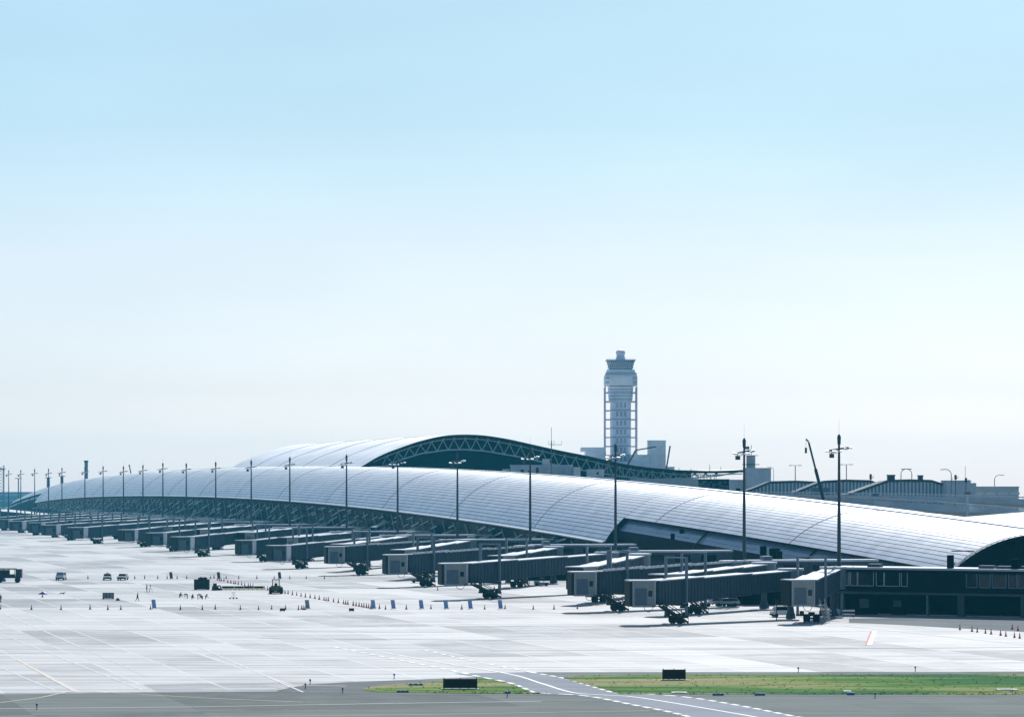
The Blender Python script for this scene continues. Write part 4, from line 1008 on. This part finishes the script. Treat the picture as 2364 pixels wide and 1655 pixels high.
# ---------------------------------------------------------------- people
def person(px,py,pose,label,cloth='cloth',face=0.0,world=None):
    x,y=G(px,py) if world is None else world
    J={}
    if pose=='stand': J=dict(pel=(0,0,.95),chest=(0,.0,1.28),neck=(0,0,1.48),head=(0,-.02,1.64),ls=(.19,0,1.42),rs=(-.19,0,1.42),le=(.26,.02,1.14),re=(-.25,.0,1.14),lh=(.27,-.10,.88),rh=(-.27,-.08,.88),lk=(.11,-.02,.5),rk=(-.11,.0,.5),la=(.13,.03,.08),ra=(-.14,.05,.08),lt=(.15,-.13,.04),rt=(-.16,-.11,.04))
    if pose=='walk': J=dict(pel=(0,0,.93),chest=(.02,-.03,1.27),neck=(.03,-.05,1.47),head=(.03,-.09,1.62),ls=(.19,-.02,1.41),rs=(-.17,-.06,1.41),le=(.25,.12,1.16),re=(-.25,-.12,1.15),lh=(.27,.10,.92),rh=(-.24,-.32,1.0),lk=(.12,-.20,.52),rk=(-.10,.08,.49),la=(.13,-.26,.09),ra=(-.12,.36,.14),lt=(.14,-.43,.06),rt=(-.12,.28,.04))
    if pose=='crouch': J=dict(pel=(0,.10,.36),chest=(0,-.14,.66),neck=(0,-.26,.82),head=(0,-.36,.94),ls=(.18,-.24,.78),rs=(-.18,-.24,.78),le=(.22,-.42,.58),re=(-.22,-.44,.56),lh=(.16,-.62,.36),rh=(-.14,-.64,.32),lk=(.18,-.30,.46),rk=(-.18,-.28,.44),la=(.14,.04,.09),ra=(-.14,.06,.09),lt=(.16,-.14,.04),rt=(-.16,-.12,.04))
    if pose=='bend': J=dict(pel=(0,.12,.88),chest=(0,-.20,1.02),neck=(0,-.42,1.0),head=(0,-.56,.94),ls=(.18,-.36,.98),rs=(-.18,-.36,.98),le=(.20,-.42,.70),re=(-.20,-.42,.70),lh=(.16,-.50,.44),rh=(-.16,-.50,.42),lk=(.12,-.04,.47),rk=(-.12,.02,.47),la=(.14,.06,.08),ra=(-.14,.10,.08),lt=(.15,-.10,.04),rt=(-.15,-.06,.04))
    r=empty('person',label,'person',(x,y,.0),face)
    E=[('pel','chest'),('chest','neck'),('neck','head'),('chest','ls'),('chest','rs'),('ls','le'),('le','lh'),('rs','re'),('re','rh'),('pel','lk'),('pel','rk'),('lk','la'),('rk','ra'),('la','lt'),('ra','rt')]
    R=dict(pel=.155,chest=.165,neck=.065,head=.105,ls=.075,rs=.075,le=.052,re=.052,lh=.04,rh=.04,lk=.075,rk=.075,la=.05,ra=.05,lt=.045,rt=.045)
    names=list(J); me=bpy.data.meshes.new('body'); me.from_pydata([J[n] for n in names],[(names.index(a),names.index(b_)) for a,b_ in E],[])
    me.materials.append(M[cloth]); o=bpy.data.objects.new('body',me); COL.objects.link(o); o.parent=r
    sk=o.modifiers.new('Skin','SKIN'); sb=o.modifiers.new('Sub','SUBSURF'); sb.levels=1; sb.render_levels=1
    for i,n in enumerate(names):
        sv=me.skin_vertices[0].data[i]; sv.radius=(R[n],R[n]*.85 if n in('pel','chest') else R[n]); sv.use_root=(n=='pel')
    hx,hy,hz=J['head']; b=MB(); b.lathe([(.05,-.10),(.085,-.04),(.10,.03),(.09,.08)],(hx,hy-.015,hz),n=10); b.bar((hx,hy-.12,hz+.0),(hx,hy-.15,hz-.02),.03,.05); b.build('face',M['skin'],r)
    b=MB(); b.lathe([(.145,.04),(.13,.06),(.125,.11),(.09,.165),(.03,.185)],(hx,hy,hz),n=12); b.build('helmet',M['helmet'],r)
    for h in ('lh','rh'):
        b=MB(); p=Vector(J[h]); b.bar(p,p+Vector((0,-.02,-.08)),.05,.08); 
        for q in range(4): b.bar(p+Vector((-.03+q*.02,-.02,-.08)),p+Vector((-.03+q*.02,-.03,-.15)),.015,.015)
        b.bar(p+Vector((.03,-.03,-.03)),p+Vector((.05,-.06,-.08)),.018,.018)
        b.build('hand',M['skin'],r)
    return r
person(1.5,1392,'walk','person walking at the extreme left edge in dark green workwear','cloth',-.6)
person(317,1387.5,'walk','person in dark overalls walking right of the grey generator box','cloth',1.3)
person(339,1367,'stand','person in grey standing at a survey tripod','cloth2',-1.2)
person(414.5,1378.5,'crouch','leftmost crouching worker of the group left of the big crate','cloth',1.2)
person(432,1382,'bend','worker bending forward, second from the left in the crouching group','cloth',-1.4)
person(443.5,1382.5,'crouch','crouching worker in the middle of the group, just left of the bending upright one','cloth',.4)
person(457,1382.5,'bend','tallest worker of the group leaning over between crouching ones','cloth',1.9)
person(467.5,1383,'crouch','crouching worker just right of the tallest one','cloth',-1.0)
person(474,1382,'crouch','rightmost crouching worker of the group','cloth',1.6)
x,y=G(347,1367); r=empty('survey_tripod','thin survey tripod standing right of the person in grey','tripod',(x,y,0)); b=MB()
for a in range(3): b.bar((0,0,1.35),(math.cos(a*2.1)*.55,math.sin(a*2.1)*.55,0),.05,.05)
b.build('leg_frame',M['steel_l'],r); b=MB(); b.box(-.12,.12,-.1,.1,1.35,1.65); b.build('instrument',M['steel'],r)

# ---------------------------------------------------------------- vehicles and site gear
def wheels(r,pos,rad,w=.22):
    for x,y in pos:
        b=MB(); b.lathe([(rad*.55,-w/2),(rad*.92,-w/2),(rad,-w/3),(rad,w/3),(rad*.92,w/2),(rad*.55,w/2)],n=16); o=b.build('wheel',M['rubber'],r); o.rotation_euler=(PI/2,0,0); o.location=(x,y,rad)
def car(px,py,label,m,kind,rz,rack=False,world=None,group=None):
    x,y=G(px,py) if world is None else world
    r=empty('parked_car',label,'car' if kind!='van' else 'van',(x,y,0),rz,group); r.scale=(1.2,1.2,1.12)
    b=MB()
    if kind=='wagon':
        lo=[(-2.2,.45),(-2.2,.82),(-1.25,.92),(2.15,.95),(2.2,.45)]; hi=[(-1.15,.90),(-.55,1.42),(1.75,1.42),(2.12,.93)]
    else:
        lo=[(-1.65,.4),(-1.68,1.0),(-1.45,1.05),(1.6,1.05),(1.65,.4)]; hi=[(-1.5,1.03),(-1.05,1.82),(1.5,1.86),(1.6,1.03)]
    def ext(prof,w,w2=None):
        n=len(b.v); w2=w2 or w
        for s in (-1,1): b.v+=[(px_,s*(w if z<1.1 else w2),z) for px_,z in prof]
        k=len(prof)
        for i in range(k): j=(i+1)%k; b.face((n+i,n+j,n+k+j,n+k+i))
        b.face([n+i for i in range(k)]); b.face([n+k+i for i in reversed(range(k))])
    ext(lo,.84); ext(hi,.80,.64); b.build('body',m,r)
    zz=(.98,1.34) if kind=='wagon' else (1.15,1.68)
    x_f,x_b=hi[1][0],hi[2][0]
    for s in (-1,1):
        b=MB(); b.poly([(x_f-.25,s*.80,zz[0]),(x_b+.12,s*.80,zz[0]),(x_b-.06,s*.69,zz[1]),(x_f+.08,s*.69,zz[1])]); b.build('side_window',M['glass'],r,fix=False)
    for xa,xb in ((hi[0][0]-.03,hi[1][0]-.0),(hi[3][0]+.02,hi[2][0]+.02)):
        b=MB(); t=lambda f:(xa+(xb-xa)*f); z0,z1=hi[0][1],hi[1][1]; o_=-.03 if xa<0 else .03
        b.poly([(t(.15)+o_,-.70,z0+(z1-z0)*.15),(t(.15)+o_,.70,z0+(z1-z0)*.15),(t(.88)+o_,.60,z0+(z1-z0)*.88),(t(.88)+o_,-.60,z0+(z1-z0)*.88)]); b.build('windscreen',M['greysheet'] if kind=='van' else M['glass'],r,fix=False)
    wheels(r,[(-1.35*(1 if kind=='wagon' else .85),-.74),(-1.35*(1 if kind=='wagon' else .85),.74),(1.35*(1 if kind=='wagon' else .85),-.74),(1.35*(1 if kind=='wagon' else .85),.74)],.32)
    b=MB()
    for xx in (-1,1): b.box(xx*(2.24 if kind=='wagon' else 1.7)-.06,xx*(2.24 if kind=='wagon' else 1.7)+.06,-.84,.84,.32,.56)
    b.build('bumper',M['rubber'],r)
    for s in (-1,1):
        b=MB(); e=(-2.23 if kind=='wagon' else -1.7); b.box(e,e+.05,s*.6-.15,s*.6+.15,.62,.78); b.build('headlight',M['lamp'],r)
    if rack: b=MB(); b.box(.0,.6,-.35,.35,1.5,1.62); b.bar((.3,0,1.38),(.3,0,1.52),.1,.1); b.build('beacon_bar',M['rubber'],r)
    return r
car(141,1338.5,'small white van seen end-on alone at the left','carwhite' and M['carwhite'],'van',PI/2-.05)
car(248,1338.5,'silver estate car with a dark roof beacon, left of the pair',M['cargrey'],'wagon',PI/2+.1,rack=True)
car(283.5,1338.5,'silver estate car with white glaring roof, right of the pair',M['cargrey'],'wagon',PI/2-.05)
car(0,0,'pale saloon car parked in shade beneath the nearest jet bridge, left one',M['carwhite'],'wagon',.3,world=G(1650,1399))
car(0,0,'dark green estate car parked beneath the nearest jet bridge, right one',M['cargrey'],'wagon',.1,world=G(1676,1399))
car(0,0,'white van standing between the gallery column and the camera-facing jet bridge',M['carwhite'],'van',.2,world=G(1806,1424))
# canvas truck at the left edge
x,y=G(24,1344); r=empty('canvas_truck','dark green flatbed truck with stacked load at the left edge','truck',(x,y,0),.04); r.scale=(1.35,1.35,1.48)
b=MB(); b.box(-3.2,2.0,-1.1,1.1,.75,1.0); b.box(1.05,2.05,-1.1,1.1,1.0,2.2)
for q in range(5): b.bar((-3.1+q*1.0,-1.1,1.0),(-3.1+q*1.0,-1.1,2.25),.10,.10)
b.box(-3.2,1.0,-1.1,1.1,2.16,2.32); b.box(-3.2,1.0,-1.12,-1.04,1.0,1.35); b.build('bed',M['darkgreen'],r)
b=MB(); b.box(-3.0,-.2,-.9,1.0,1.0,2.05); b.build('load',M['darkgreen'],r)
b=MB(); b.box(1.15,1.95,-1.13,-1.11,1.5,2.05); b.build('window',M['glass'],r); wheels(r,[(-2.4,-.95),(-1.7,-.95),(1.3,-.95),(-2.4,.95),(1.3,.95)],.42,.3)
x,y=G(8,1341.5); o=MB(); o.lathe([(.75,0),(.72,.5),(.4,1.0),(.1,1.25)],(x,y-1.0,0),n=9); tag(o.build('covered_bundle',M['tarp']),'bright blue wrapped bundle in front of the dark green truck','bundle')
# blue tent
x,y=G(99,1371.5); o=MB(); o.v=[(x-1.05,y-.6,.0),(x+1.1,y-.6,0),(x+.9,y+.8,0),(x-.8,y+.8,0),(x-.05,y,.62),(x+.25,y+.2,.55)]; 
for f in ((0,1,4),(1,5,4),(1,2,5),(2,3,5),(3,4,5),(3,0,4),(0,3,2,1)): o.face(f)
tag(o.build('tarpaulin_tent',M['tarp']),'low bright blue tarpaulin heaped into a tent shape','tarpaulin')
# generator, its black box
x,y=G(250,1382); r=empty('generator','long dark grey generator box with panelled side','generator',(x,y,0),.02); b=MB(); b.box(-1.15,1.15,-.5,.5,.12,1.22); b.box(-1.2,1.2,-.55,.55,1.2,1.3); b.build('housing',M['steel'],r)
for q in range(3): b=MB(); b.box(-1.02+q*.72,-.46+q*.72,-.54,-.49,.3,1.1); b.build('door',M['greysheet'],r)
b=MB(); b.box(-1.1,-.9,-.5,.5,0,.14); b.box(.9,1.1,-.5,.5,0,.14); b.build('skid',M['rubber'],r)
def lump(name,px,py,label,cat,pieces,m,rz=0):
    x,y=G(px,py); r=empty(name,label,cat,(x,y,0),rz)
    for nm,boxes in pieces:
        b=MB()
        for bx in boxes:
            if len(bx)==6: b.box(*bx)
            else: b.bar(bx[0],bx[1],bx[2],bx[2])
        b.build(nm,m if not nm.startswith('wheel') else M['rubber'],r)
    return r
r=lump('compactor_plate',272.5,1386,'small black machine low on the ground right of the generator','machine',[('body',[(-.35,.2,-.2,.2,.15,.5)]),('base_plate',[(-.45,.4,-.25,.25,0,.12)]),('handle',[((.2,0,.4),(.42,0,.1),.06),((-.3,0,.45),(-.1,0,.62),.06)])],M['truck'])
r=lump('wheelbarrow',144.5,1371.5,'dark wheelbarrow lying right of the blue tarpaulin','wheelbarrow',[('tray',[(-.5,.35,-.25,.25,.18,.36),(.2,.6,-.2,.2,.3,.45)]),('handle',[((-.5,-.2,.2),(-.95,-.2,.1),.05),((-.5,.2,.2),(-.95,.2,.1),.05)]),('leg',[((.2,-.2,.2),(.2,-.2,0),.05),((.2,.2,.2),(.2,.2,0),.05)])],M['truck'])
# big dark crate with things on it
x,y=G(466,1360.5); r=empty('tool_container','large dark green container with bundles stacked on top','container',(x,y,0),.02)
b=MB(); b.box(-1.72,1.72,-.9,.9,.1,2.35); q=-1.6
while q<1.6: b.box(q,q+.14,-.97,-.89,.2,2.3); q+=.33
b.build('body',M['darkgreen'],r); b=MB(); b.box(-.82,1.18,-.6,.6,2.36,2.72); b.box(-.4,.1,-.4,.4,2.72,2.86); b.box(.35,.95,-.4,.4,2.72,2.82); b.build('bundle',M['darkgreen'],r)
b=MB(); b.box(-1.6,-1.2,-.8,.8,0,.1); b.box(1.2,1.6,-.8,.8,0,.1); b.build('skid',M['rubber'],r)
# small digger
x,y=G(500,1362); r=empty('mini_digger','small dark tracked digger right of the big container','digger',(x,y,0),.2)
b=MB(); b.box(-1.0,.7,-.7,-.35,0,.5); b.box(-1.0,.7,.35,.7,0,.5); b.build('track',M['rubber'],r); b=MB(); b.box(-.95,.35,-.6,.6,.5,1.0); b.box(-.75,.0,-.45,.45,1.0,1.55); b.build('body',M['truck'],r)
b=MB(); b.bar((.2,0,.85),(.75,0,1.1),.25,.25); b.bar((.75,0,1.1),(1.0,0,.35),.22,.22); b.build('boom',M['truck'],r); b=MB(); b.box(.8,1.15,-.25,.25,-.0,.4); b.build('bucket',M['truck'],r)
# wheel loader seen from behind
x,y=G(637,1370); r=empty('wheel_loader','olive wheel loader with open cab seen from behind beside the cone line','loader',(x,y,0),.03)
b=MB(); b.box(-1.05,1.05,-1.2,1.6,.75,1.75); b.box(-.75,.75,-1.35,-1.2,.9,1.6); b.box(-1.0,1.0,1.6,2.4,.4,1.1); b.build('body',M['plant'],r)
b=MB()
for xx in (-.72,.72):
    for yy in (-.5,.6): b.bar((xx,yy,1.75),(xx*.97,yy,3.0),.14,.14)
b.bar((0,-.5,1.75),(0,-.5,3.0),.08,.08); b.box(-.85,.85,-.7,.8,3.0,3.16); b.build('cab_frame',M['plant'],r)
b=MB(); b.box(-.3,.3,-.2,.25,1.7,2.3); b.build('seat',M['rubber'],r)
for s in (-1,1):
    for yy in (-.7,1.0):
        b=MB(); b.lathe([(.4,-.28),(.68,-.28),(.75,-.15),(.75,.15),(.68,.28),(.4,.28)],n=18); o=b.build('wheel',M['rubber'],r); o.rotation_euler=(0,PI/2,0); o.location=(s*1.18,yy,.75)
b=MB(); b.box(-.3,.3,-1.4,-1.34,.45,.6); b.build('number_plate',M['white'],r)
b=MB(); b.box(-1.5,1.5,2.5,3.3,.1,.9); b.build('bucket',M['plant'],r)
# pipe trailer / plank stack between container and loader
x0,y0=G(512,1361); x1,y1=G(614,1361); 
for i,(a,c) in enumerate(((.03,.27),(.30,.49),(.52,.70),(.74,.95))):
    xa,xb=x0+(x1-x0)*a,x0+(x1-x0)*c; r=empty('pipe_bundle',f'dark wrapped pipe bundle on the yellow timbers, {ORD[i]} from the left','pipe bundle',((xa+xb)/2,y0,0),0,'pipe bundles on the yellow timbers'); l=(xb-xa)/2
    b=MB()
    for q,(yy,zz) in enumerate(((-.28,.5),(0,.5),(.28,.5),(-.14,.72),(.14,.72))): b.tube((-l,yy,zz),(l,yy,zz),.14,.14,10)
    b.build('pipes',M['truck'],r)
    b=MB(); b.box(-l-.35,-l,-.4,.4,.42,.8); b.build('blue_wrap',M['tarp'],r)
b=MB(); b.box(0,x1-x0+1.2,-.5,-.25,.16,.36); b.box(0,x1-x0+1.2,.25,.5,.16,.36)
for q in range(14): b.box(q*1.0+.2,q*1.0+.4,-.6,.6,0,.15)
x,y=x0-1.2,y0-1.1
o=b.build('timber_rails',M['timber'] if 'timber' in M else M.setdefault('timber',mat('yellow timber',(.9,.72,.35),.7,var=.15,vscale=1.5))); o.location=(x,y,0); tag(o,'pair of long yellow timbers on the ground between container and loader','timber')
# trolley
x,y=G(539,1382); r=empty('hand_trolley','spindly hand trolley with three small wheels below the yellow timbers','trolley',(x,y,0)); b=MB()
for xx in (-.35,.0,.35): b.bar((xx,0,.25),(xx*.7,0,1.35),.05,.05)
b.bar((-.3,0,1.35),(.3,0,1.35),.05,.05); b.bar((-.75,0,.22),(.75,0,.22),.07,.07); b.build('frame',M['truck'],r)
wheels(r,[(-.72,0),(0,0),(.72,0)],.17,.1)
for px,lb in ((652,'small black low sign box just below the front cone row, left one'),(811.5,'small black low sign box just below the front cone row, right one')):
    x,y=G(px,1411); r=empty('ground_sign',lb,'sign',(x,y,0),0,'small low sign boxes behind the taxi lane'); b=MB(); b.box(-.48,.48,-.08,.08,.12,.62); b.build('panel',M['signback'],r); b=MB(); b.box(-.4,-.32,-.06,.06,0,.12); b.box(.32,.4,-.06,.06,0,.12); b.build('leg',M['steel'],r)
# tow tractor under the bridges
for (px,py,lb,rz) in ((966,1345,'white and dark tow tractor parked left of the mid-frame jet bridge stair',.0),(1250,1352,'dark tow tractor beside the podium wall under the jet bridges',.1)):
    x,y=G(px,py); r=empty('tow_tractor',lb,'tractor',(x,y,0),rz); b=MB(); b.box(-1.7,1.7,-.8,.8,.4,.85); b.box(-1.7,-.6,-.8,.8,.85,1.1); b.build('body',M['greysheet'],r)
    b=MB(); b.box(-.5,.6,-.75,.75,1.75,1.85); 
    for xx in (-.45,.55):
        for yy in (-.7,.7): b.bar((xx,yy,.85),(xx,yy,1.75),.07,.07)
    b.build('canopy',M['darkgreen'],r); wheels(r,[(-1.1,-.75),(1.1,-.75),(-1.1,.75),(1.1,.75)],.38,.25)

# taxiway signs (seen from behind)
def bsign(px0,px1,pt,pb,Y,label):
    x0,x1=PX(px0,Y),PX(px1,Y); w=(x1-x0)/2; zt,zb=PZ(pt,Y),PZ(pb,Y); r=empty('taxiway_sign',label,'sign',((x0+x1)/2,Y,0),.0,'black taxiway signs standing on the grass')
    b=MB(); b.box(-w,w,-.12,.12,zb,zt); n=4
    for i in range(n): xx=-w+(i+.5)*2*w/n; b.box(xx-.03,xx+.03,-.17,-.11,zb,zt)
    b.build('panel',M['signback'],r)
    for i in range(n+1): b=MB(); xx=-w+.1+i*(2*w-.2)/n; b.box(xx-.05,xx+.05,-.3,.3,.07,zb+.05); b.build('leg',M['steel'],r)
    b=MB(); b.box(-w-.2,w+.2,-.45,.45,.05,.13); b.build('base_slab',M['padwhite'],r)
    b=MB()
    for i in (0,2,4): xx=-w+i*2*w/4; b.bar((max(-w+.1,min(w-.1,xx)),0,zt),(max(-w+.1,min(w-.1,xx)),0,zt+.14),.08,.08)
    b.build('lamp_stub',M['signback'],r)
Y1=F*H/(1591-HY); bsign(1023,1102,1566,1587,Y1,'large black rectangular taxiway sign seen from behind on the small grass island')
Y2=F*H/(1570-HY); bsign(1529,1583,1544.5,1566.5,Y2,'smaller black taxiway sign seen from behind on the wide grass strip')
# edge lights
EL=[(716,1579.5),(705,1589.5),(791,1599.5),(910,1566.5),(1171,1609.5),(1843,1551.5),(2113,1549.5),(2020,1611.5),(85,1637)]
EN=['upper left one by the shoulder corner','lower left one by the shoulder corner','before the left tip of the small grass island','behind the small grass island','in front of the small grass island','behind the wide grass strip, left one','behind the wide grass strip, right one','in front of the wide grass strip','alone on the taxiway at lower left']
for p,n_ in zip(EL,EN):
    x,y=G(*p); r=empty('edge_light','slim dark taxiway edge light, '+n_,'edge light',(x,y,0),0,'taxiway edge lights'); b=MB(); b.tube((0,0,0),(0,0,.42),.05,.05,8); b.build('stem',M['steel'],r); b=MB(); b.lathe([(.09,.42),(.12,.5),(.10,.66),(.03,.7)],n=10); b.build('lens',M['bluelight'],r)
for i,(px,py,wd) in enumerate(((1658,1604.5,26),(1754,1604.5,24),(1964,1603.5,17),(960,1582,34),(930,1597.8,28),(1172,1600.2,12))):
    x,y=G(px,py); w=wd*y/F/2; b=MB(); b.box(x-w,x+w,y-.2,y+.2,.03,.22); 
    for s in (-1,0,1): b.box(x+s*w*.7-.12,x+s*w*.7+.12,y-.26,y+.26,.04,.3)
    tag(b.build('cable_pit_cover',M['bluelight']),['blue low cover on the front edge of the wide grass strip, leftmost','blue low cover on the front edge of the wide grass strip, middle','short blue low cover on the front edge of the wide grass strip, rightmost','long pale blue cover near the back edge of the small grass island','blue cover on the front left edge of the small grass island','short blue cover on the front right edge of the small grass island'][i],'cover','blue covers along the grass edges')
for px,py,wd,l in ((2325,1593,48,'long pale flat slab lying on the grass at the far right'),(1956,1597,17,'small pale slab near the front of the wide grass strip'),(1568,1600,36,'thin pale slab at the front left of the wide grass strip')):
    x,y=G(px,py); w=wd*y/F/2; b=MB(); b.box(x-w,x+w,y-.9,y+.9,.03,.16); b.box(x-w*.6,x+w*.5,y-.5,y+.5,.16,.2); tag(b.build('pit_slab',M['padwhite']),l,'slab')
# road sign post before the near rotunda
x,y=G(1793,1432); r=empty('sign_post','thin dark post with small round head before the nearest rotunda column','post',(x,y,0)); b=MB(); b.bar((0,0,0),(0,0,3.2),.14,.14); b.build('pole',M['darkgreen'],r); b=MB(); b.lathe([(.28,3.0),(.36,3.4),(.2,3.8)],n=10); b.build('head',M['truck'],r)
for px,l in ((1906,'white low barrier left of the gallery column'),(1959,'white low barrier right of the gallery column')):
    x,y=G(px,1424); r=empty('road_barrier',l,'barrier',(x,y,0),0,'white barriers at the gallery column'); b=MB(); b.box(-1.1,1.1,-.1,.1,1.0,1.3); b.box(-1.1,1.1,-.1,.1,.4,.6); b.build('rail',M['white'],r); b=MB(); b.bar((-.9,0,0),(-.9,0,1.3),.1,.1); b.bar((.9,0,0),(.9,0,1.3),.1,.1); b.build('leg',M['darkgreen'],r)

# ---------------------------------------------------------------- air
hz=MB(); hz.box(-4200,4200,-1200,5200,-1.1,92.0); ho=hz.build('haze', None and M['white'] or M.setdefault('haze',bpy.data.materials.new('haze air')))
m=M['haze']; m.use_nodes=True; nt=m.node_tree; nt.nodes.clear(); out=nt.nodes.new('ShaderNodeOutputMaterial'); pv=nt.nodes.new('ShaderNodeVolumePrincipled')
pv.inputs['Color'].default_value=(0.09,0.70,1.0,1); pv.inputs['Density'].default_value=0.000065; pv.inputs['Anisotropy'].default_value=0.2
nt.links.new(pv.outputs[0], out.inputs['Volume']); tag(ho,'pale blue haze filling the air','haze',kind='stuff')

# ---------------------------------------------------------------- light
SKYT=[(1.22,1.42,2.20),(.90,1.05,1.52),(.84,.94,1.18),(.667,.854,.988),(.69,.883,.972)]
EL_,AZ=math.radians(43),math.radians(10)
wd=bpy.data.worlds.new('World'); scene.world=wd; wd.use_nodes=True; nt=wd.node_tree; bg=nt.nodes['Background']
sky=nt.nodes.new('ShaderNodeTexSky'); sky.sky_type='NISHITA'; sky.sun_disc=False; sky.sun_elevation=EL_; sky.sun_rotation=AZ; sky.altitude=0; sky.air_density=1.0; sky.dust_density=1.2; sky.ozone_density=1.5
# sea haze near the horizon whitens the low sky: tint by elevation
tc=nt.nodes.new('ShaderNodeTexCoord'); sp=nt.nodes.new('ShaderNodeSeparateXYZ'); nt.links.new(tc.outputs['Generated'], sp.inputs[0])
mu=nt.nodes.new('ShaderNodeMath'); mu.operation='MULTIPLY'; mu.inputs[1].default_value=5.0; nt.links.new(sp.outputs['Z'], mu.inputs[0])
rp=nt.nodes.new('ShaderNodeValToRGB'); e=rp.color_ramp.elements
TS=[(0.0,SKYT[0]),(.145,SKYT[1]),(.347,SKYT[2]),(.549,SKYT[3]),(.7375,SKYT[4]),(1.0,(.74,.89,.96))]
e[0].position=0; e[1].position=1.0
for p,c in TS[1:-1]: e.new(p)
for el,(p,c) in zip(sorted(e,key=lambda q:q.position),TS): el.color=(c[0]/2.5,c[1]/2.5,c[2]/2.5,1)
nt.links.new(mu.outputs[0], rp.inputs[0])
mx=nt.nodes.new('ShaderNodeVectorMath'); mx.operation='MULTIPLY'; nt.links.new(sky.outputs[0], mx.inputs[0]); nt.links.new(rp.outputs[0], mx.inputs[1])
sc2=nt.nodes.new('ShaderNodeVectorMath'); sc2.operation='SCALE'; sc2.inputs['Scale'].default_value=2.5; nt.links.new(mx.outputs[0], sc2.inputs[0])
nz=nt.nodes.new('ShaderNodeTexNoise'); nz.inputs['Scale'].default_value=2.2; nz.inputs['Detail'].default_value=5; mpz=nt.nodes.new('ShaderNodeMapping'); mpz.inputs['Scale'].default_value=(2.5,2.5,9); nt.links.new(tc.outputs['Generated'],mpz.inputs[0]); nt.links.new(mpz.outputs[0],nz.inputs['Vector'])
mrz=nt.nodes.new('ShaderNodeMapRange'); mrz.inputs[1].default_value=.3; mrz.inputs[2].default_value=.7; mrz.inputs[3].default_value=.955; mrz.inputs[4].default_value=1.035; nt.links.new(nz.outputs[0],mrz.inputs[0])
sc3=nt.nodes.new('ShaderNodeVectorMath'); sc3.operation='SCALE'; nt.links.new(sc2.outputs[0],sc3.inputs[0]); nt.links.new(mrz.outputs[0],sc3.inputs['Scale'])
nt.links.new(sc3.outputs[0], bg.inputs['Color']); bg.inputs["Strength"].default_value=0.10
sd=bpy.data.lights.new('sun','SUN'); sd.energy=4.3; sd.angle=math.radians(.5); sd.color=(1,.965,.91)
so=bpy.data.objects.new('sun',sd); COL.objects.link(so)
dr=Vector((math.sin(AZ)*math.cos(EL_),math.cos(AZ)*math.cos(EL_),math.sin(EL_)))
so.rotation_euler=(-dr).to_track_quat('-Z','Y').to_euler(); so.location=(200,200,300)
# ---------------------------------------------------------------- camera
cd=bpy.data.cameras.new('camera'); cam=bpy.data.objects.new('camera',cd); COL.objects.link(cam); scene.camera=cam
cam.location=(0,0,H); cam.rotation_euler=(PI/2,0,0); cd.sensor_width=36; cd.lens=F/2364*36; cd.shift_y=(HY-827.5)/2364; cd.clip_start=1; cd.clip_end=30000
scene.view_settings.view_transform='Standard'; scene.view_settings.look='None'; scene.view_settings.exposure=0.0; scene.view_settings.gamma=1
scene.cycles.max_bounces=6; scene.cycles.volume_bounces=1; scene.cycles.use_denoising=True
